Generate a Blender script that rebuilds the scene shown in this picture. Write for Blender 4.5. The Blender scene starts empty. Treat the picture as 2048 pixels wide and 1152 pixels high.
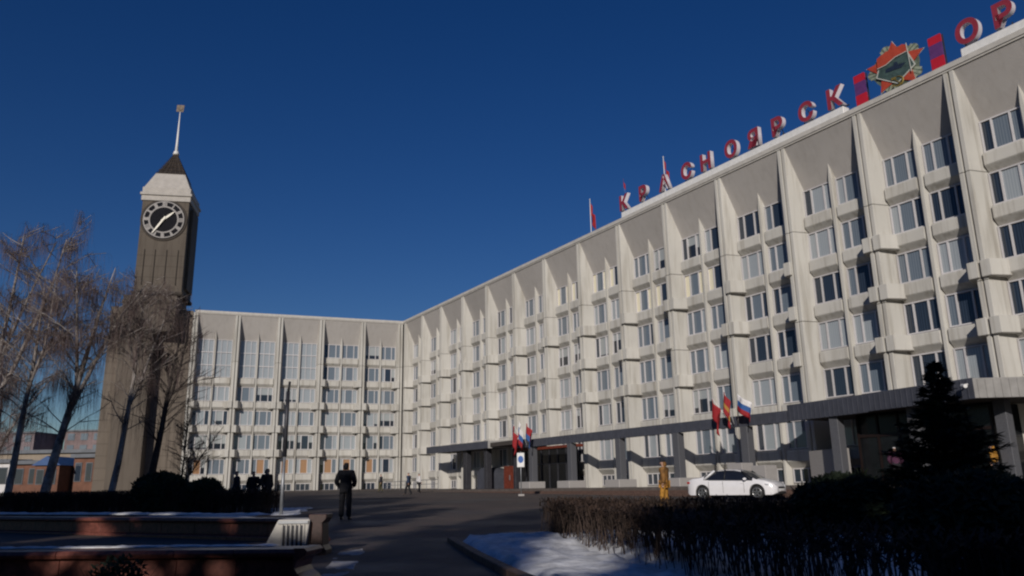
import bpy, bmesh, math, random
from mathutils import Vector, Matrix, noise
PI = math.pi; R = math.radians
scn = bpy.context.scene
COL = scn.collection

# ------------------------------------------------------------------ camera
cam_d = bpy.data.cameras.new('camera'); cam = bpy.data.objects.new('camera', cam_d); COL.objects.link(cam)
cam_d.sensor_width = 36.0; cam_d.lens = 27.583; cam_d.clip_start = 0.1; cam_d.clip_end = 4000
cR = Vector((0.99985, 0.00422, -0.01667)); cU = Vector((0.01720, -0.24514, 0.96934)); cF = Vector((0, 0.96948, 0.24517))
m = Matrix((cR, cU, -cF)).transposed().to_4x4(); m.translation = Vector((0, 0, 1.3))
cam.matrix_world = m
scn.camera = cam
# ------------------------------------------------------------------ light
SUN_EL = R(20.0); SUN_AZ = math.atan2(-0.188, -0.982)      # towards the sun, measured from +Y to +X
world = bpy.data.worlds.new('World'); scn.world = world; world.use_nodes = True
nt = world.node_tree; nt.nodes.clear()
sky = nt.nodes.new('ShaderNodeTexSky'); sky.sky_type = 'NISHITA'; sky.sun_disc = False
sky.sun_elevation = SUN_EL; sky.sun_rotation = SUN_AZ; sky.altitude = 200; sky.air_density = 1.0; sky.dust_density = 0.25; sky.ozone_density = 3.5
hsv = nt.nodes.new('ShaderNodeHueSaturation'); hsv.inputs['Saturation'].default_value = 1.30; hsv.inputs['Hue'].default_value = 0.518; hsv.inputs['Value'].default_value = 1.13
bg = nt.nodes.new('ShaderNodeBackground'); bg.inputs['Strength'].default_value = 0.05
wo = nt.nodes.new('ShaderNodeOutputWorld')
nt.links.new(sky.outputs[0], hsv.inputs['Color']); nt.links.new(hsv.outputs[0], bg.inputs[0]); nt.links.new(bg.outputs[0], wo.inputs[0])
sd = bpy.data.lights.new('sun', 'SUN'); sd.energy = 4.1; sd.angle = R(0.53); sd.color = (1.0, 0.93, 0.84)
so = bpy.data.objects.new('sun', sd); COL.objects.link(so)
Ldir = Vector((0.188 * math.cos(SUN_EL), 0.982 * math.cos(SUN_EL), -math.sin(SUN_EL)))
so.rotation_euler = Ldir.to_track_quat('-Z', 'Y').to_euler()
scn.view_settings.view_transform = 'Standard'; scn.view_settings.look = 'None'
scn.view_settings.gamma = 1.0; scn.view_settings.exposure = -0.35; scn.view_settings.use_curve_mapping = False
scn.cycles.filter_width = 2.2

# ------------------------------------------------------------------ helpers
def gz(x, y): return 0.0121 * y

class MB:
    def __init__(s): s.v = []; s.f = []; s.m = []
    def add(s, vs, fs, mi=0):
        b = len(s.v); s.v += [tuple(v) for v in vs]
        for f in fs: s.f.append(tuple(b + i for i in f)); s.m.append(mi)
    def box(s, x0, x1, y0, y1, z0, z1, mi=0):
        s.add([(x0,y0,z0),(x1,y0,z0),(x1,y1,z0),(x0,y1,z0),(x0,y0,z1),(x1,y0,z1),(x1,y1,z1),(x0,y1,z1)],
              [(0,3,2,1),(4,5,6,7),(0,1,5,4),(1,2,6,5),(2,3,7,6),(3,0,4,7)], mi)
    def prism_z(s, poly, z0, z1, mi=0):            # poly counter-clockwise in xy
        n = len(poly)
        s.add([(x,y,z0) for x,y in poly] + [(x,y,z1) for x,y in poly],
              [tuple(range(n-1,-1,-1)), tuple(range(n,2*n))] + [(i,(i+1)%n,n+(i+1)%n,n+i) for i in range(n)], mi)
    def prism_x(s, poly, x0, x1, mi=0):            # poly of (y,z)
        n = len(poly)
        s.add([(x0,y,z) for y,z in poly] + [(x1,y,z) for y,z in poly],
              [tuple(range(n-1,-1,-1)), tuple(range(n,2*n))] + [(i,(i+1)%n,n+(i+1)%n,n+i) for i in range(n)], mi)
    def prism_y(s, poly, y0, y1, mi=0):            # poly of (x,z)
        n = len(poly)
        s.add([(x,y0,z) for x,z in poly] + [(x,y1,z) for x,z in poly],
              [tuple(range(n)), tuple(range(2*n-1,n-1,-1))] + [(i,n+i,n+(i+1)%n,(i+1)%n) for i in range(n)], mi)
    def loft(s, rings, mi=0, cap=True):
        n = len(rings[0]); b = len(s.v)
        for r in rings: s.v += [tuple(p) for p in r]
        for k in range(len(rings)-1):
            for i in range(n):
                j = (i+1) % n
                s.f.append((b+k*n+i, b+k*n+j, b+(k+1)*n+j, b+(k+1)*n+i)); s.m.append(mi)
        if cap:
            s.f.append(tuple(b+i for i in range(n-1,-1,-1))); s.m.append(mi)
            s.f.append(tuple(b+(len(rings)-1)*n+i for i in range(n))); s.m.append(mi)
    def tube(s, pts, rad, n=8, mi=0, cap=True):
        rings = []; pts = [Vector(p) for p in pts]
        up = None
        for i, p in enumerate(pts):
            d = (pts[min(i+1,len(pts)-1)] - pts[max(i-1,0)])
            if d.length < 1e-9: d = Vector((0,0,1))
            d.normalize()
            if up is None:
                a = Vector((1,0,0)) if abs(d.x) < .8 else Vector((0,1,0)); up = d.cross(a).normalized()
            up = (up - d*up.dot(d)); up = up.normalized() if up.length > 1e-6 else d.orthogonal().normalized()
            w = d.cross(up); r = rad[i] if isinstance(rad, (list,tuple)) else rad
            rings.append([p + (up*math.cos(2*PI*k/n) + w*math.sin(2*PI*k/n))*r for k in range(n)])
        s.loft(rings, mi, cap)
    def build(s, name, mats, parent=None, smooth=False):
        me = bpy.data.meshes.new(name); me.from_pydata(s.v, [], s.f)
        if not isinstance(mats, (list,tuple)): mats = [mats]
        for mm in mats: me.materials.append(mm)
        if len(mats) > 1: me.polygons.foreach_set('material_index', s.m)
        if smooth: me.polygons.foreach_set('use_smooth', [True]*len(s.f))
        me.update(); me.validate()
        return link(name, me, parent)
def link(name, me, parent=None, loc=None, rz=None, scale=None):
    o = bpy.data.objects.new(name, me); COL.objects.link(o)
    if parent is not None: o.parent = parent
    if loc is not None: o.location = loc
    if rz is not None: o.rotation_euler = (0,0,rz)
    if scale is not None: o.scale = scale
    return o
def tag(o, label, cat, group=None, kind=None):
    o['label'] = label; o['category'] = cat
    if group: o['group'] = group
    if kind: o['kind'] = kind
    return o
def empty(name, loc, rz, label=None, cat=None, group=None):
    o = link(name, None, None, loc, rz)
    if label: tag(o, label, cat, group)
    return o
def structure(o): o['kind'] = 'structure'; return o
def recalc(o):
    bm = bmesh.new(); bm.from_mesh(o.data); bmesh.ops.recalc_face_normals(bm, faces=bm.faces); bm.to_mesh(o.data); bm.free(); return o
def bevel(o, w=0.01, seg=2):
    md = o.modifiers.new('bevel', 'BEVEL'); md.width = w; md.segments = seg; md.limit_method = 'ANGLE'; md.angle_limit = R(40); return o

# ------------------------------------------------------------------ materials
def mat(name, col, rough=0.8, noise_amt=0.15, nscale=3.0, bump=0.0, metal=0.0, spec=0.4, col2=None, streak=False, coords='Object', bscale=None, rnd=0.0, coat=0.0):
    m = bpy.data.materials.new(name); m.use_nodes = True; t = m.node_tree; b = t.nodes['Principled BSDF']
    b.inputs['Roughness'].default_value = rough; b.inputs['Metallic'].default_value = metal
    b.inputs['Specular IOR Level'].default_value = spec; b.inputs['Coat Weight'].default_value = coat
    tc = t.nodes.new('ShaderNodeTexCoord'); mp = t.nodes.new('ShaderNodeMapping'); t.links.new(tc.outputs[coords], mp.inputs[0])
    if streak: mp.inputs['Scale'].default_value = (1, 1, 0.12)
    n = t.nodes.new('ShaderNodeTexNoise'); n.inputs['Scale'].default_value = nscale; n.inputs['Detail'].default_value = 6; n.inputs['Roughness'].default_value = 0.62
    t.links.new(mp.outputs[0], n.inputs['Vector'])
    rmp = t.nodes.new('ShaderNodeValToRGB'); e = rmp.color_ramp.elements
    c2 = col2 if col2 else tuple(c*(1-noise_amt*2) for c in col); c1 = col if col2 else tuple(min(1, c*(1+noise_amt)) for c in col)
    e[0].position = .35; e[1].position = .65; e[0].color = (*c2, 1); e[1].color = (*c1, 1)
    t.links.new(n.outputs['Fac'], rmp.inputs[0])
    out = rmp.outputs[0]
    if rnd:
        oi = t.nodes.new('ShaderNodeObjectInfo'); mr = t.nodes.new('ShaderNodeMapRange'); mr.inputs['To Min'].default_value = 1-rnd; mr.inputs['To Max'].default_value = 1+rnd
        t.links.new(oi.outputs['Random'], mr.inputs[0]); mx = t.nodes.new('ShaderNodeVectorMath'); mx.operation = 'SCALE'
        t.links.new(out, mx.inputs[0]); t.links.new(mr.outputs[0], mx.inputs['Scale']); out = mx.outputs[0]
    t.links.new(out, b.inputs['Base Color'])
    if bump:
        n2 = t.nodes.new('ShaderNodeTexNoise'); n2.inputs['Scale'].default_value = bscale or nscale*8; n2.inputs['Detail'].default_value = 4
        t.links.new(tc.outputs[coords], n2.inputs['Vector'])
        bp = t.nodes.new('ShaderNodeBump'); bp.inputs['Strength'].default_value = bump; bp.inputs['Distance'].default_value = 0.03
        t.links.new(n2.outputs['Fac'], bp.inputs['Height']); t.links.new(bp.outputs[0], b.inputs['Normal'])
    return m
M = {}
M['concrete'] = mat('concrete_white', (.50,.475,.43), .75, .07, .9, .3, streak=True, bscale=20, rnd=.05)
M['panel'] = mat('concrete_panel', (.42,.39,.365), .85, .06, 1.2, .4, bscale=25, rnd=.03)
M['cap'] = mat('parapet_cap', (.5,.475,.44), .6, .06, 2)
M['wallback'] = mat('wall_render', (.42,.40,.37), .85, .08, 1.5, .2)
M['basem'] = mat('basement_render', (.36,.33,.30), .85, .12, 1.5, .3)
M['frame'] = mat('window_frame_white', (.55,.53,.54), .35, .03, 4, rnd=.1)
M['stone'] = mat('brown_stone_cladding', (.245,.205,.175), .85, .1, .8, .3, streak=True)
M['stonejoint'] = mat('brown_stone_joint', (.055,.045,.038), .9, .1, 1)
M['towerwhite'] = mat('tower_white_stone', (.43,.40,.37), .75, .06, 1.5)
M['vanebronze'] = mat('aged_bronze', (.13,.10,.08), .6, .2, 3, metal=.3)
M['grille'] = mat('spire_grille_metal', (.035,.028,.025), .55, .15, 3, metal=.4)
M['dialdark'] = mat('clock_dial_dark', (.014,.014,.018), .9, .1, 3, spec=.1)
M['dialgrey'] = mat('clock_dial_metal', (.15,.14,.14), .5, .08, 3, metal=.2)
M['dialhand'] = mat('clock_hand_pale', (.68,.64,.55), .4, .03, 3)
M['steel'] = mat('galvanised_steel', (.30,.31,.33), .45, .1, 4, metal=.5)
M['darksteel'] = mat('dark_steel', (.05,.05,.06), .5, .15, 4, metal=.3)
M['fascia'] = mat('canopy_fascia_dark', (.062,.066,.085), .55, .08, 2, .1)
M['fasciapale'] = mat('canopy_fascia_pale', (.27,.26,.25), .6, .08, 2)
M['soffit'] = mat('canopy_soffit', (.06,.05,.045), .8, .1, 2)
M['granitecol'] = mat('grey_granite', (.095,.097,.11), .6, .15, 30)
M['granitepale'] = mat('pale_granite', (.36,.34,.33), .7, .1, 20)
M['red_granite'] = mat('red_granite', (.165,.055,.04), .42, .22, 9, .1, bscale=60)
M['redgr2'] = mat('polished_red_granite', (.17,.058,.042), .35, .2, 14)
M['darkgranite'] = mat('dark_red_granite', (.045,.020,.017), .45, .2, 14)
M['brownstep'] = mat('brown_granite_step', (.115,.07,.055), .7, .2, 8)
M['platform'] = mat('platform_paving', (.11,.09,.08), .8, .15, 3)
M['snow'] = mat('snow', (.78,.79,.82), .8, .06, 3.5, 1.0, col2=(.50,.50,.51), bscale=7)
M['white'] = mat('white_paint', (.75,.74,.73), .5, .05, 4)
M['letterred'] = mat('letter_red', (.26,.03,.05), .45, .1, 3)
M['letterwhite'] = mat('letter_side_white', (.62,.58,.62), .5, .04, 3)
M['bannerred'] = mat('banner_red', (.45,.012,.03), .55, .05, 2)
M['bannerpurple'] = mat('banner_violet', (.11,.035,.15), .55, .1, 2)
M['emred'] = mat('emblem_red', (.34,.045,.022), .45, .08, 3)
M['emgrey'] = mat('emblem_ray_metal', (.13,.16,.12), .45, .25, 4, metal=.3)
M['emgreypale'] = mat('emblem_ray_pale', (.30,.33,.25), .45, .2, 4, metal=.3)
M['emshield'] = mat('emblem_shield_green', (.045,.075,.07), .4, .2, 3)
M['empale'] = mat('emblem_rim_silver', (.55,.56,.50), .35, .08, 3, metal=.3)
M['emgold'] = mat('emblem_gold', (.28,.20,.05), .35, .15, 4, metal=.5)
M['emship'] = mat('emblem_ship_dark', (.012,.02,.04), .4, .15, 4)
M['flagred'] = mat('flag_red', (.30,.015,.02), .7, .06, 4)
M['flagwhite'] = mat('flag_white', (.7,.68,.68), .7, .04, 4)
M['flagblue'] = mat('flag_blue', (.03,.10,.30), .7, .06, 4)
M['flaggold'] = mat('flag_gold', (.38,.20,.04), .7, .06, 4)
M['signblue'] = mat('sign_blue', (.02,.10,.36), .4, .04, 4)
M['doorred'] = mat('red_brown_door', (.16,.035,.02), .5, .15, 4)
M['carwhite'] = mat('car_paint_white', (.74,.73,.75), .25, .02, 4, coat=.8)
M['carglass'] = mat('car_glass_tinted', (.012,.014,.02), .06, .05, 4, spec=.8)
M['tyre'] = mat('tyre_rubber', (.02,.02,.02), .85, .1, 20)
M['rim'] = mat('alloy_rim', (.35,.35,.36), .3, .08, 8, metal=.8)
M['blackpl'] = mat('black_plastic', (.02,.02,.022), .5, .1, 8)
M['lens'] = mat('headlight_lens', (.45,.46,.50), .1, .05, 8, spec=.9)
M['redlens'] = mat('tail_light_lens', (.35,.01,.01), .15, .05, 8, spec=.9)
M['black'] = mat('black_cloth', (.012,.012,.016), .85, .2, 12, .3)
M['darkcloth'] = mat('dark_cloth', (.02,.02,.03), .85, .2, 12, .3)
M['bluecloth'] = mat('blue_cloth', (.02,.035,.075), .85, .15, 12)
M['greycloth'] = mat('grey_cloth', (.08,.08,.09), .85, .15, 12)
M['olive'] = mat('olive_cloth', (.09,.08,.04), .85, .15, 12)
M['whitecloth'] = mat('white_cloth', (.62,.60,.60), .85, .05, 12)
M['orange'] = mat('hi_vis_orange', (.40,.19,.025), .7, .15, 12)
M['ochre'] = mat('ochre_cloth', (.20,.095,.025), .8, .3, 5)
M['purplecloth'] = mat('plum_cloth', (.07,.02,.05), .85, .15, 12)
M['skin'] = mat('skin', (.45,.27,.2), .6, .06, 8)
M['hair'] = mat('dark_hair', (.02,.015,.012), .6, .2, 30)
M['bark_birch'] = mat('birch_bark', (.42,.38,.36), .85, .1, 2.2, .5, col2=(.10,.08,.07), bscale=12)
M['bark_dark'] = mat('dark_bark', (.055,.045,.04), .9, .25, 5, .5)
M['twig'] = mat('birch_twigs', (.115,.080,.076), .85, .2, 1.5)
M['hedgetwig'] = mat('hedge_twigs', (.062,.042,.034), .9, .3, 2)
M['hedgebrown'] = mat('hedge_dry_leaves', (.052,.031,.022), .9, .3, 3)
M['conifer'] = mat('spruce_needles', (.018,.035,.022), .8, .3, 1.5)
M['juniper'] = mat('juniper_foliage', (.02,.032,.014), .85, .35, 1.5)
M['soil'] = mat('frozen_soil', (.05,.04,.03), .95, .2, 2)
M['brick'] = mat('orange_render', (.165,.078,.052), .85, .15, 1)
M['creamwall'] = mat('cream_render', (.28,.23,.18), .85, .08, 1)
M['pinkwall'] = mat('pink_grey_render', (.20,.16,.17), .9, .15, .3)
M['pinkwall2'] = mat('brown_grey_render', (.20,.15,.15), .9, .15, .3)
M['blueroof'] = mat('blue_sheet_roof', (.03,.08,.22), .5, .1, 1)
M['greyroof'] = mat('grey_sheet_roof', (.12,.13,.15), .6, .1, 1)
M['darkglass'] = mat('dark_shop_glass', (.009,.010,.012), .2, .2, 1, spec=.35)
M['hill'] = mat('wooded_hill', (.075,.065,.075), .95, .2, .02)

def weathered(name, base, dark, amt=.55):
    m = bpy.data.materials.new(name); m.use_nodes = True; t = m.node_tree; b = t.nodes['Principled BSDF']; b.inputs['Roughness'].default_value = .8; b.inputs['Specular IOR Level'].default_value = .3
    g = t.nodes.new('ShaderNodeNewGeometry')
    def nz(scale, sc3, det, lo, hi):
        mp = t.nodes.new('ShaderNodeMapping'); mp.inputs['Scale'].default_value = sc3; t.links.new(g.outputs['Position'], mp.inputs[0])
        n = t.nodes.new('ShaderNodeTexNoise'); n.inputs['Scale'].default_value = scale; n.inputs['Detail'].default_value = det; n.inputs['Roughness'].default_value = .6; t.links.new(mp.outputs[0], n.inputs['Vector'])
        r = t.nodes.new('ShaderNodeMapRange'); r.inputs['From Min'].default_value = lo; r.inputs['From Max'].default_value = hi; t.links.new(n.outputs['Fac'], r.inputs[0]); return r.outputs[0]
    a = nz(2.6, (1,1,.07), 5, .48, .74)       # rain streaks
    c = nz(.16, (1,1,1), 4, .42, .68)         # broad tone differences
    d = nz(1.3, (1,1,.6), 8, .55, .78)        # patched paint
    def mixc(prev, fac, col, k):
        mm = t.nodes.new('ShaderNodeMath'); mm.operation = 'MULTIPLY'; mm.inputs[1].default_value = k; t.links.new(fac, mm.inputs[0])
        x = t.nodes.new('ShaderNodeMix'); x.data_type = 'RGBA'; t.links.new(mm.outputs[0], x.inputs['Factor']); x.inputs['B'].default_value = (*col, 1)
        if isinstance(prev, tuple): x.inputs['A'].default_value = (*prev, 1)
        else: t.links.new(prev, x.inputs['A'])
        return x.outputs['Result']
    o = mixc(base, c, tuple(q*.86 for q in base), .8); o = mixc(o, d, tuple(min(1,q*1.08) for q in base), .5); o = mixc(o, a, dark, amt)
    oi = t.nodes.new('ShaderNodeObjectInfo'); mr = t.nodes.new('ShaderNodeMapRange'); mr.inputs['To Min'].default_value = .95; mr.inputs['To Max'].default_value = 1.04; t.links.new(oi.outputs['Random'], mr.inputs[0])
    sc = t.nodes.new('ShaderNodeVectorMath'); sc.operation = 'SCALE'; t.links.new(o, sc.inputs[0]); t.links.new(mr.outputs[0], sc.inputs['Scale']); t.links.new(sc.outputs[0], b.inputs['Base Color'])
    n2 = t.nodes.new('ShaderNodeTexNoise'); n2.inputs['Scale'].default_value = 14; n2.inputs['Detail'].default_value = 5; t.links.new(g.outputs['Position'], n2.inputs['Vector'])
    bp = t.nodes.new('ShaderNodeBump'); bp.inputs['Strength'].default_value = .35; bp.inputs['Distance'].default_value = .03; t.links.new(n2.outputs['Fac'], bp.inputs['Height']); t.links.new(bp.outputs[0], b.inputs['Normal'])
    return m
M['concrete'] = weathered('concrete_white', (.53,.512,.475), (.28,.255,.215), .8)
M['panel'] = weathered('concrete_panel', (.425,.40,.38), (.29,.265,.24), .35)
M['stone'] = weathered('brown_stone_cladding', (.175,.145,.118), (.10,.078,.062), .7)
M['towerstone'] = weathered('dark_brown_stone', (.118,.098,.080), (.060,.045,.036), .7)
M['sootsnow'] = mat('trampled_snow', (.50,.49,.50), .85, .2, 2.5, .8, col2=(.16,.14,.13), bscale=9)

def glass_mat(name, kind):
    m = bpy.data.materials.new(name); m.use_nodes = True; t = m.node_tree; b = t.nodes['Principled BSDF']
    b.inputs['Roughness'].default_value = 0.06; b.inputs['IOR'].default_value = 1.6
    tc = t.nodes.new('ShaderNodeTexCoord'); oi = t.nodes.new('ShaderNodeObjectInfo')
    sp = t.nodes.new('ShaderNodeSeparateXYZ'); t.links.new(tc.outputs['Object'], sp.inputs[0])
    w = t.nodes.new('ShaderNodeTexWave'); w.inputs['Scale'].default_value = 2.2; w.inputs['Distortion'].default_value = 2.5; w.inputs['Detail'].default_value = 2
    add = t.nodes.new('ShaderNodeVectorMath'); add.operation = 'ADD'
    mul = t.nodes.new('ShaderNodeMath'); mul.operation = 'MULTIPLY'; mul.inputs[1].default_value = 37
    t.links.new(oi.outputs['Random'], mul.inputs[0]); t.links.new(tc.outputs['Object'], add.inputs[0]); t.links.new(mul.outputs[0], add.inputs[1])
    sc = t.nodes.new('ShaderNodeVectorMath'); sc.operation = 'MULTIPLY'; sc.inputs[1].default_value = (1,1,.05); t.links.new(add.outputs[0], sc.inputs[0]); t.links.new(sc.outputs[0], w.inputs['Vector'])
    rp = t.nodes.new('ShaderNodeValToRGB'); e = rp.color_ramp.elements
    if kind == 'dark': e[0].color = (.016,.022,.034,1); e[1].color = (.035,.05,.075,1)
    elif kind == 'sun': e[0].color = (.62,.56,.40,1); e[1].color = (.85,.80,.62,1)  # reflected sun glint painted as a bright cream pane colour
    elif kind == 'curtain': e[0].color = (.27,.30,.325,1); e[1].color = (.34,.37,.395,1)
    elif kind == 'blind': e[0].color = (.30,.32,.33,1); e[1].color = (.36,.38,.38,1)
    elif kind == 'warm': e[0].color = (.28,.14,.07,1); e[1].color = (.40,.25,.15,1)
    else: e[0].color = (.11,.14,.175,1); e[1].color = (.17,.20,.235,1)
    t.links.new(w.outputs['Fac'], rp.inputs[0]); out = rp.outputs[0]
    if kind == 'blind':       # blind drawn part of the way down, the room dark below it
        gt = t.nodes.new('ShaderNodeMath'); gt.operation = 'LESS_THAN'; t.links.new(sp.outputs['Z'], gt.inputs[0])
        mm = t.nodes.new('ShaderNodeMath'); mm.operation = 'MULTIPLY_ADD'; mm.inputs[1].default_value = 1.0; mm.inputs[2].default_value = 0.1; t.links.new(oi.outputs['Random'], mm.inputs[0]); t.links.new(mm.outputs[0], gt.inputs[1])
        mx = t.nodes.new('ShaderNodeMix'); mx.data_type = 'RGBA'; mx.inputs['B'].default_value = (.02,.025,.035,1)
        t.links.new(gt.outputs[0], mx.inputs['Factor']); t.links.new(out, mx.inputs['A']); out = mx.outputs['Result']
    t.links.new(out, b.inputs['Base Color'])
    n = t.nodes.new('ShaderNodeTexNoise'); n.inputs['Scale'].default_value = .7; t.links.new(add.outputs[0], n.inputs['Vector'])
    bp = t.nodes.new('ShaderNodeBump'); bp.inputs['Strength'].default_value = .25; bp.inputs['Distance'].default_value = .03; t.links.new(n.outputs['Fac'], bp.inputs['Height']); t.links.new(bp.outputs[0], b.inputs['Normal'])
    return m
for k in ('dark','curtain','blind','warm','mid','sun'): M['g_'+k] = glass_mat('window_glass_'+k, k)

def paving_mat():
    m = bpy.data.materials.new('plaza_asphalt'); m.use_nodes = True; t = m.node_tree; b = t.nodes['Principled BSDF']
    tc = t.nodes.new('ShaderNodeTexCoord')
    n = t.nodes.new('ShaderNodeTexNoise'); n.inputs['Scale'].default_value = .18; n.inputs['Detail'].default_value = 8; n.inputs['Roughness'].default_value = .65
    n2 = t.nodes.new('ShaderNodeTexNoise'); n2.inputs['Scale'].default_value = 6; n2.inputs['Detail'].default_value = 5
    t.links.new(tc.outputs['Object'], n.inputs['Vector']); t.links.new(tc.outputs['Object'], n2.inputs['Vector'])
    r1 = t.nodes.new('ShaderNodeValToRGB'); r1.color_ramp.elements[0].position = .36; r1.color_ramp.elements[1].position = .66
    r1.color_ramp.elements[0].color = (.05,.042,.041,1); r1.color_ramp.elements[1].color = (.135,.103,.09,1)
    t.links.new(n.outputs['Fac'], r1.inputs[0])
    mx = t.nodes.new('ShaderNodeMix'); mx.data_type = 'RGBA'; mx.blend_type = 'MULTIPLY'; mx.inputs['Factor'].default_value = .5
    t.links.new(r1.outputs[0], mx.inputs['A']); t.links.new(n2.outputs['Color'], mx.inputs['B']); t.links.new(mx.outputs['Result'], b.inputs['Base Color'])
    vo = t.nodes.new('ShaderNodeTexVoronoi'); vo.feature = 'DISTANCE_TO_EDGE'; vo.inputs['Scale'].default_value = .42
    wn = t.nodes.new('ShaderNodeVectorMath'); wn.operation = 'MULTIPLY_ADD'; wn.inputs[1].default_value = (.8,.8,0); t.links.new(n2.outputs['Color'], wn.inputs[0]); t.links.new(tc.outputs['Object'], wn.inputs[2]); t.links.new(wn.outputs[0], vo.inputs['Vector'])
    ck = t.nodes.new('ShaderNodeMapRange'); ck.inputs['From Min'].default_value = 0; ck.inputs['From Max'].default_value = .012; ck.inputs['To Min'].default_value = .35; t.links.new(vo.outputs['Distance'], ck.inputs[0])
    v2 = t.nodes.new('ShaderNodeTexVoronoi'); v2.inputs['Scale'].default_value = .09; t.links.new(tc.outputs['Object'], v2.inputs['Vector'])
    sx = t.nodes.new('ShaderNodeSeparateXYZ'); t.links.new(v2.outputs['Color'], sx.inputs[0]); pr = t.nodes.new('ShaderNodeMapRange'); pr.inputs['To Min'].default_value = .8; pr.inputs['To Max'].default_value = 1.15; t.links.new(sx.outputs['X'], pr.inputs[0])
    mu = t.nodes.new('ShaderNodeMath'); mu.operation = 'MULTIPLY'; t.links.new(ck.outputs[0], mu.inputs[0]); t.links.new(pr.outputs[0], mu.inputs[1])
    sc = t.nodes.new('ShaderNodeVectorMath'); sc.operation = 'SCALE'; t.links.new(mx.outputs['Result'], sc.inputs[0]); t.links.new(mu.outputs[0], sc.inputs['Scale']); t.links.new(sc.outputs[0], b.inputs['Base Color'])
    r2 = t.nodes.new('ShaderNodeMapRange'); r2.inputs['From Min'].default_value = .35; r2.inputs['From Max'].default_value = .6; r2.inputs['To Min'].default_value = .55; r2.inputs['To Max'].default_value = .9
    t.links.new(n.outputs['Fac'], r2.inputs[0]); t.links.new(r2.outputs[0], b.inputs['Roughness']); b.inputs['Specular IOR Level'].default_value = .3
    bp = t.nodes.new('ShaderNodeBump'); bp.inputs['Strength'].default_value = .4; bp.inputs['Distance'].default_value = .02; t.links.new(n2.outputs['Fac'], bp.inputs['Height']); t.links.new(bp.outputs[0], b.inputs['Normal'])
    return m
M['plaza'] = paving_mat()

# ------------------------------------------------------------------ ground
g = MB()
XS = [-900,-300,-120,-60,-30,0,30,60,120,300,900]; YS = [-300,-60,0,30,60,100,140,300,900,1800]
for y in YS:
    for x in XS: g.v.append((x, y, gz(x, min(y,140))))
for j in range(len(YS)-1):
    for i in range(len(XS)-1):
        a = j*len(XS)+i; g.f.append((a,a+1,a+len(XS)+1,a+len(XS))); g.m.append(0)
structure(g.build('ground', M['plaza']))

# ------------------------------------------------------------------ facades
ZT = 23.8; HEAD = 20.3; FL = 3.02; WH = 1.85; D = 1.25; FIN = .8; SPF = .82
HF, HB, FH, FB = .30, .62, .09, .20           # pilaster half widths front/back, fin half widths front/back
def window_parts(name_w, w, h, nm):            # frame mesh and pane meshes, origin at lower left, y=0 at the glass
    f = MB(); t = .075; cuts = nm
    f.box(0, w, -.09, .03, 0, t); f.box(0, w, -.09, .03, h-t, h); f.box(0, t, -.09, .03, t, h-t); f.box(w-t, w, -.09, .03, t, h-t)
    for c in cuts: f.box(w*c-.05, w*c+.05, -.08, .03, t, h-t)
    me = bpy.data.meshes.new(name_w); me.from_pydata(f.v, [], f.f); me.materials.append(M['frame']); me.update()
    xs = [t] + [w*c for c in cuts] + [w-t]; panes = []
    for a, b in zip(xs[:-1], xs[1:]):
        aa = a + (.05 if a > t else 0); bb = b - (.05 if b < w-t else 0)
        p = MB(); p.box(0, bb-aa, 0, .02, 0, h-2*t); q = bpy.data.meshes.new('pane'); q.from_pydata(p.v, [], p.f); q.materials.append(M['g_dark']); q.update()
        panes.append((aa, t, q))
    return me, panes
def tall_window_mesh(w, h):
    f = MB(); t = .07
    f.box(0, w, -.09, .03, 0, t); f.box(0, w, -.09, .03, h-t, h); f.box(0, t, -.09, .03, t, h-t); f.box(w-t, w, -.09, .03, t, h-t)
    for c in (.33, .67): f.box(w*c-.035, w*c+.035, -.08, .03, t, h-t)
    for z in (h*.32, h*.66): f.box(t, w-t, -.1, .02, z-.05, z+.05)
    me = bpy.data.meshes.new('tall_window'); me.from_pydata(f.v, [], f.f); me.materials.append(M['frame']); me.update(); return me
_pm = {}
def pane_mesh(w, h, kind):
    k = (round(w,2), round(h,2), kind)
    if k not in _pm:
        p = MB(); p.box(0, w, 0, .02, 0, h); q = bpy.data.meshes.new('pane'); q.from_pydata(p.v, [], p.f); q.materials.append(M['g_'+kind]); q.update(); _pm[k] = q
    return _pm[k]
_wm = {}
def add_window(root, x, z, w, h, kinds, single_panes):
    key = (round(w,1), round(h,2))
    if key not in _wm: _wm[key] = window_parts('window', key[0], h, (.28,.72))[0]
    wd = link('window', _wm[key], root, (x + (w-key[0])/2, D-.07, z)); W0 = key[0]; t = .075
    xs = [t, W0*.28-.05, W0*.28+.05, W0*.72-.05, W0*.72+.05, W0-t]
    if single_panes:
        for k in range(3): link('pane', pane_mesh(xs[2*k+1]-xs[2*k], h-2*t, kinds[k]), wd, (xs[2*k], 0, t))
    else:
        key2 = ('g',) + key + tuple(kinds)
        if key2 not in _pm:
            p = MB()
            for k in range(3): p.box(xs[2*k], xs[2*k+1], 0, .02, 0, h-2*t, k)
            q = bpy.data.meshes.new('glazing'); q.from_pydata(p.v, [], p.f)
            for kk in kinds: q.materials.append(M['g_'+kk])
            q.polygons.foreach_set('material_index', p.m); q.update(); _pm[key2] = q
        link('glazing', _pm[key2], wd, (0, 0, t))
def spandrel_mesh(w):
    m_ = MB(); m_.prism_x([(D-.02,0),(D-.02,1.15),(SPF+.02,1.1),(SPF,1.02),(SPF,.42),(SPF+.04,.36)], .03, w-.03); return m_
def pilaster_mesh(z0, z1):
    p = MB(); g = .05; gd = .22
    p.prism_z([(-HF,0),(-g,0),(-g,gd),(g,gd),(g,0),(HF,0),(HB,D),(-HB,D)], z0, z1); return p
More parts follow.
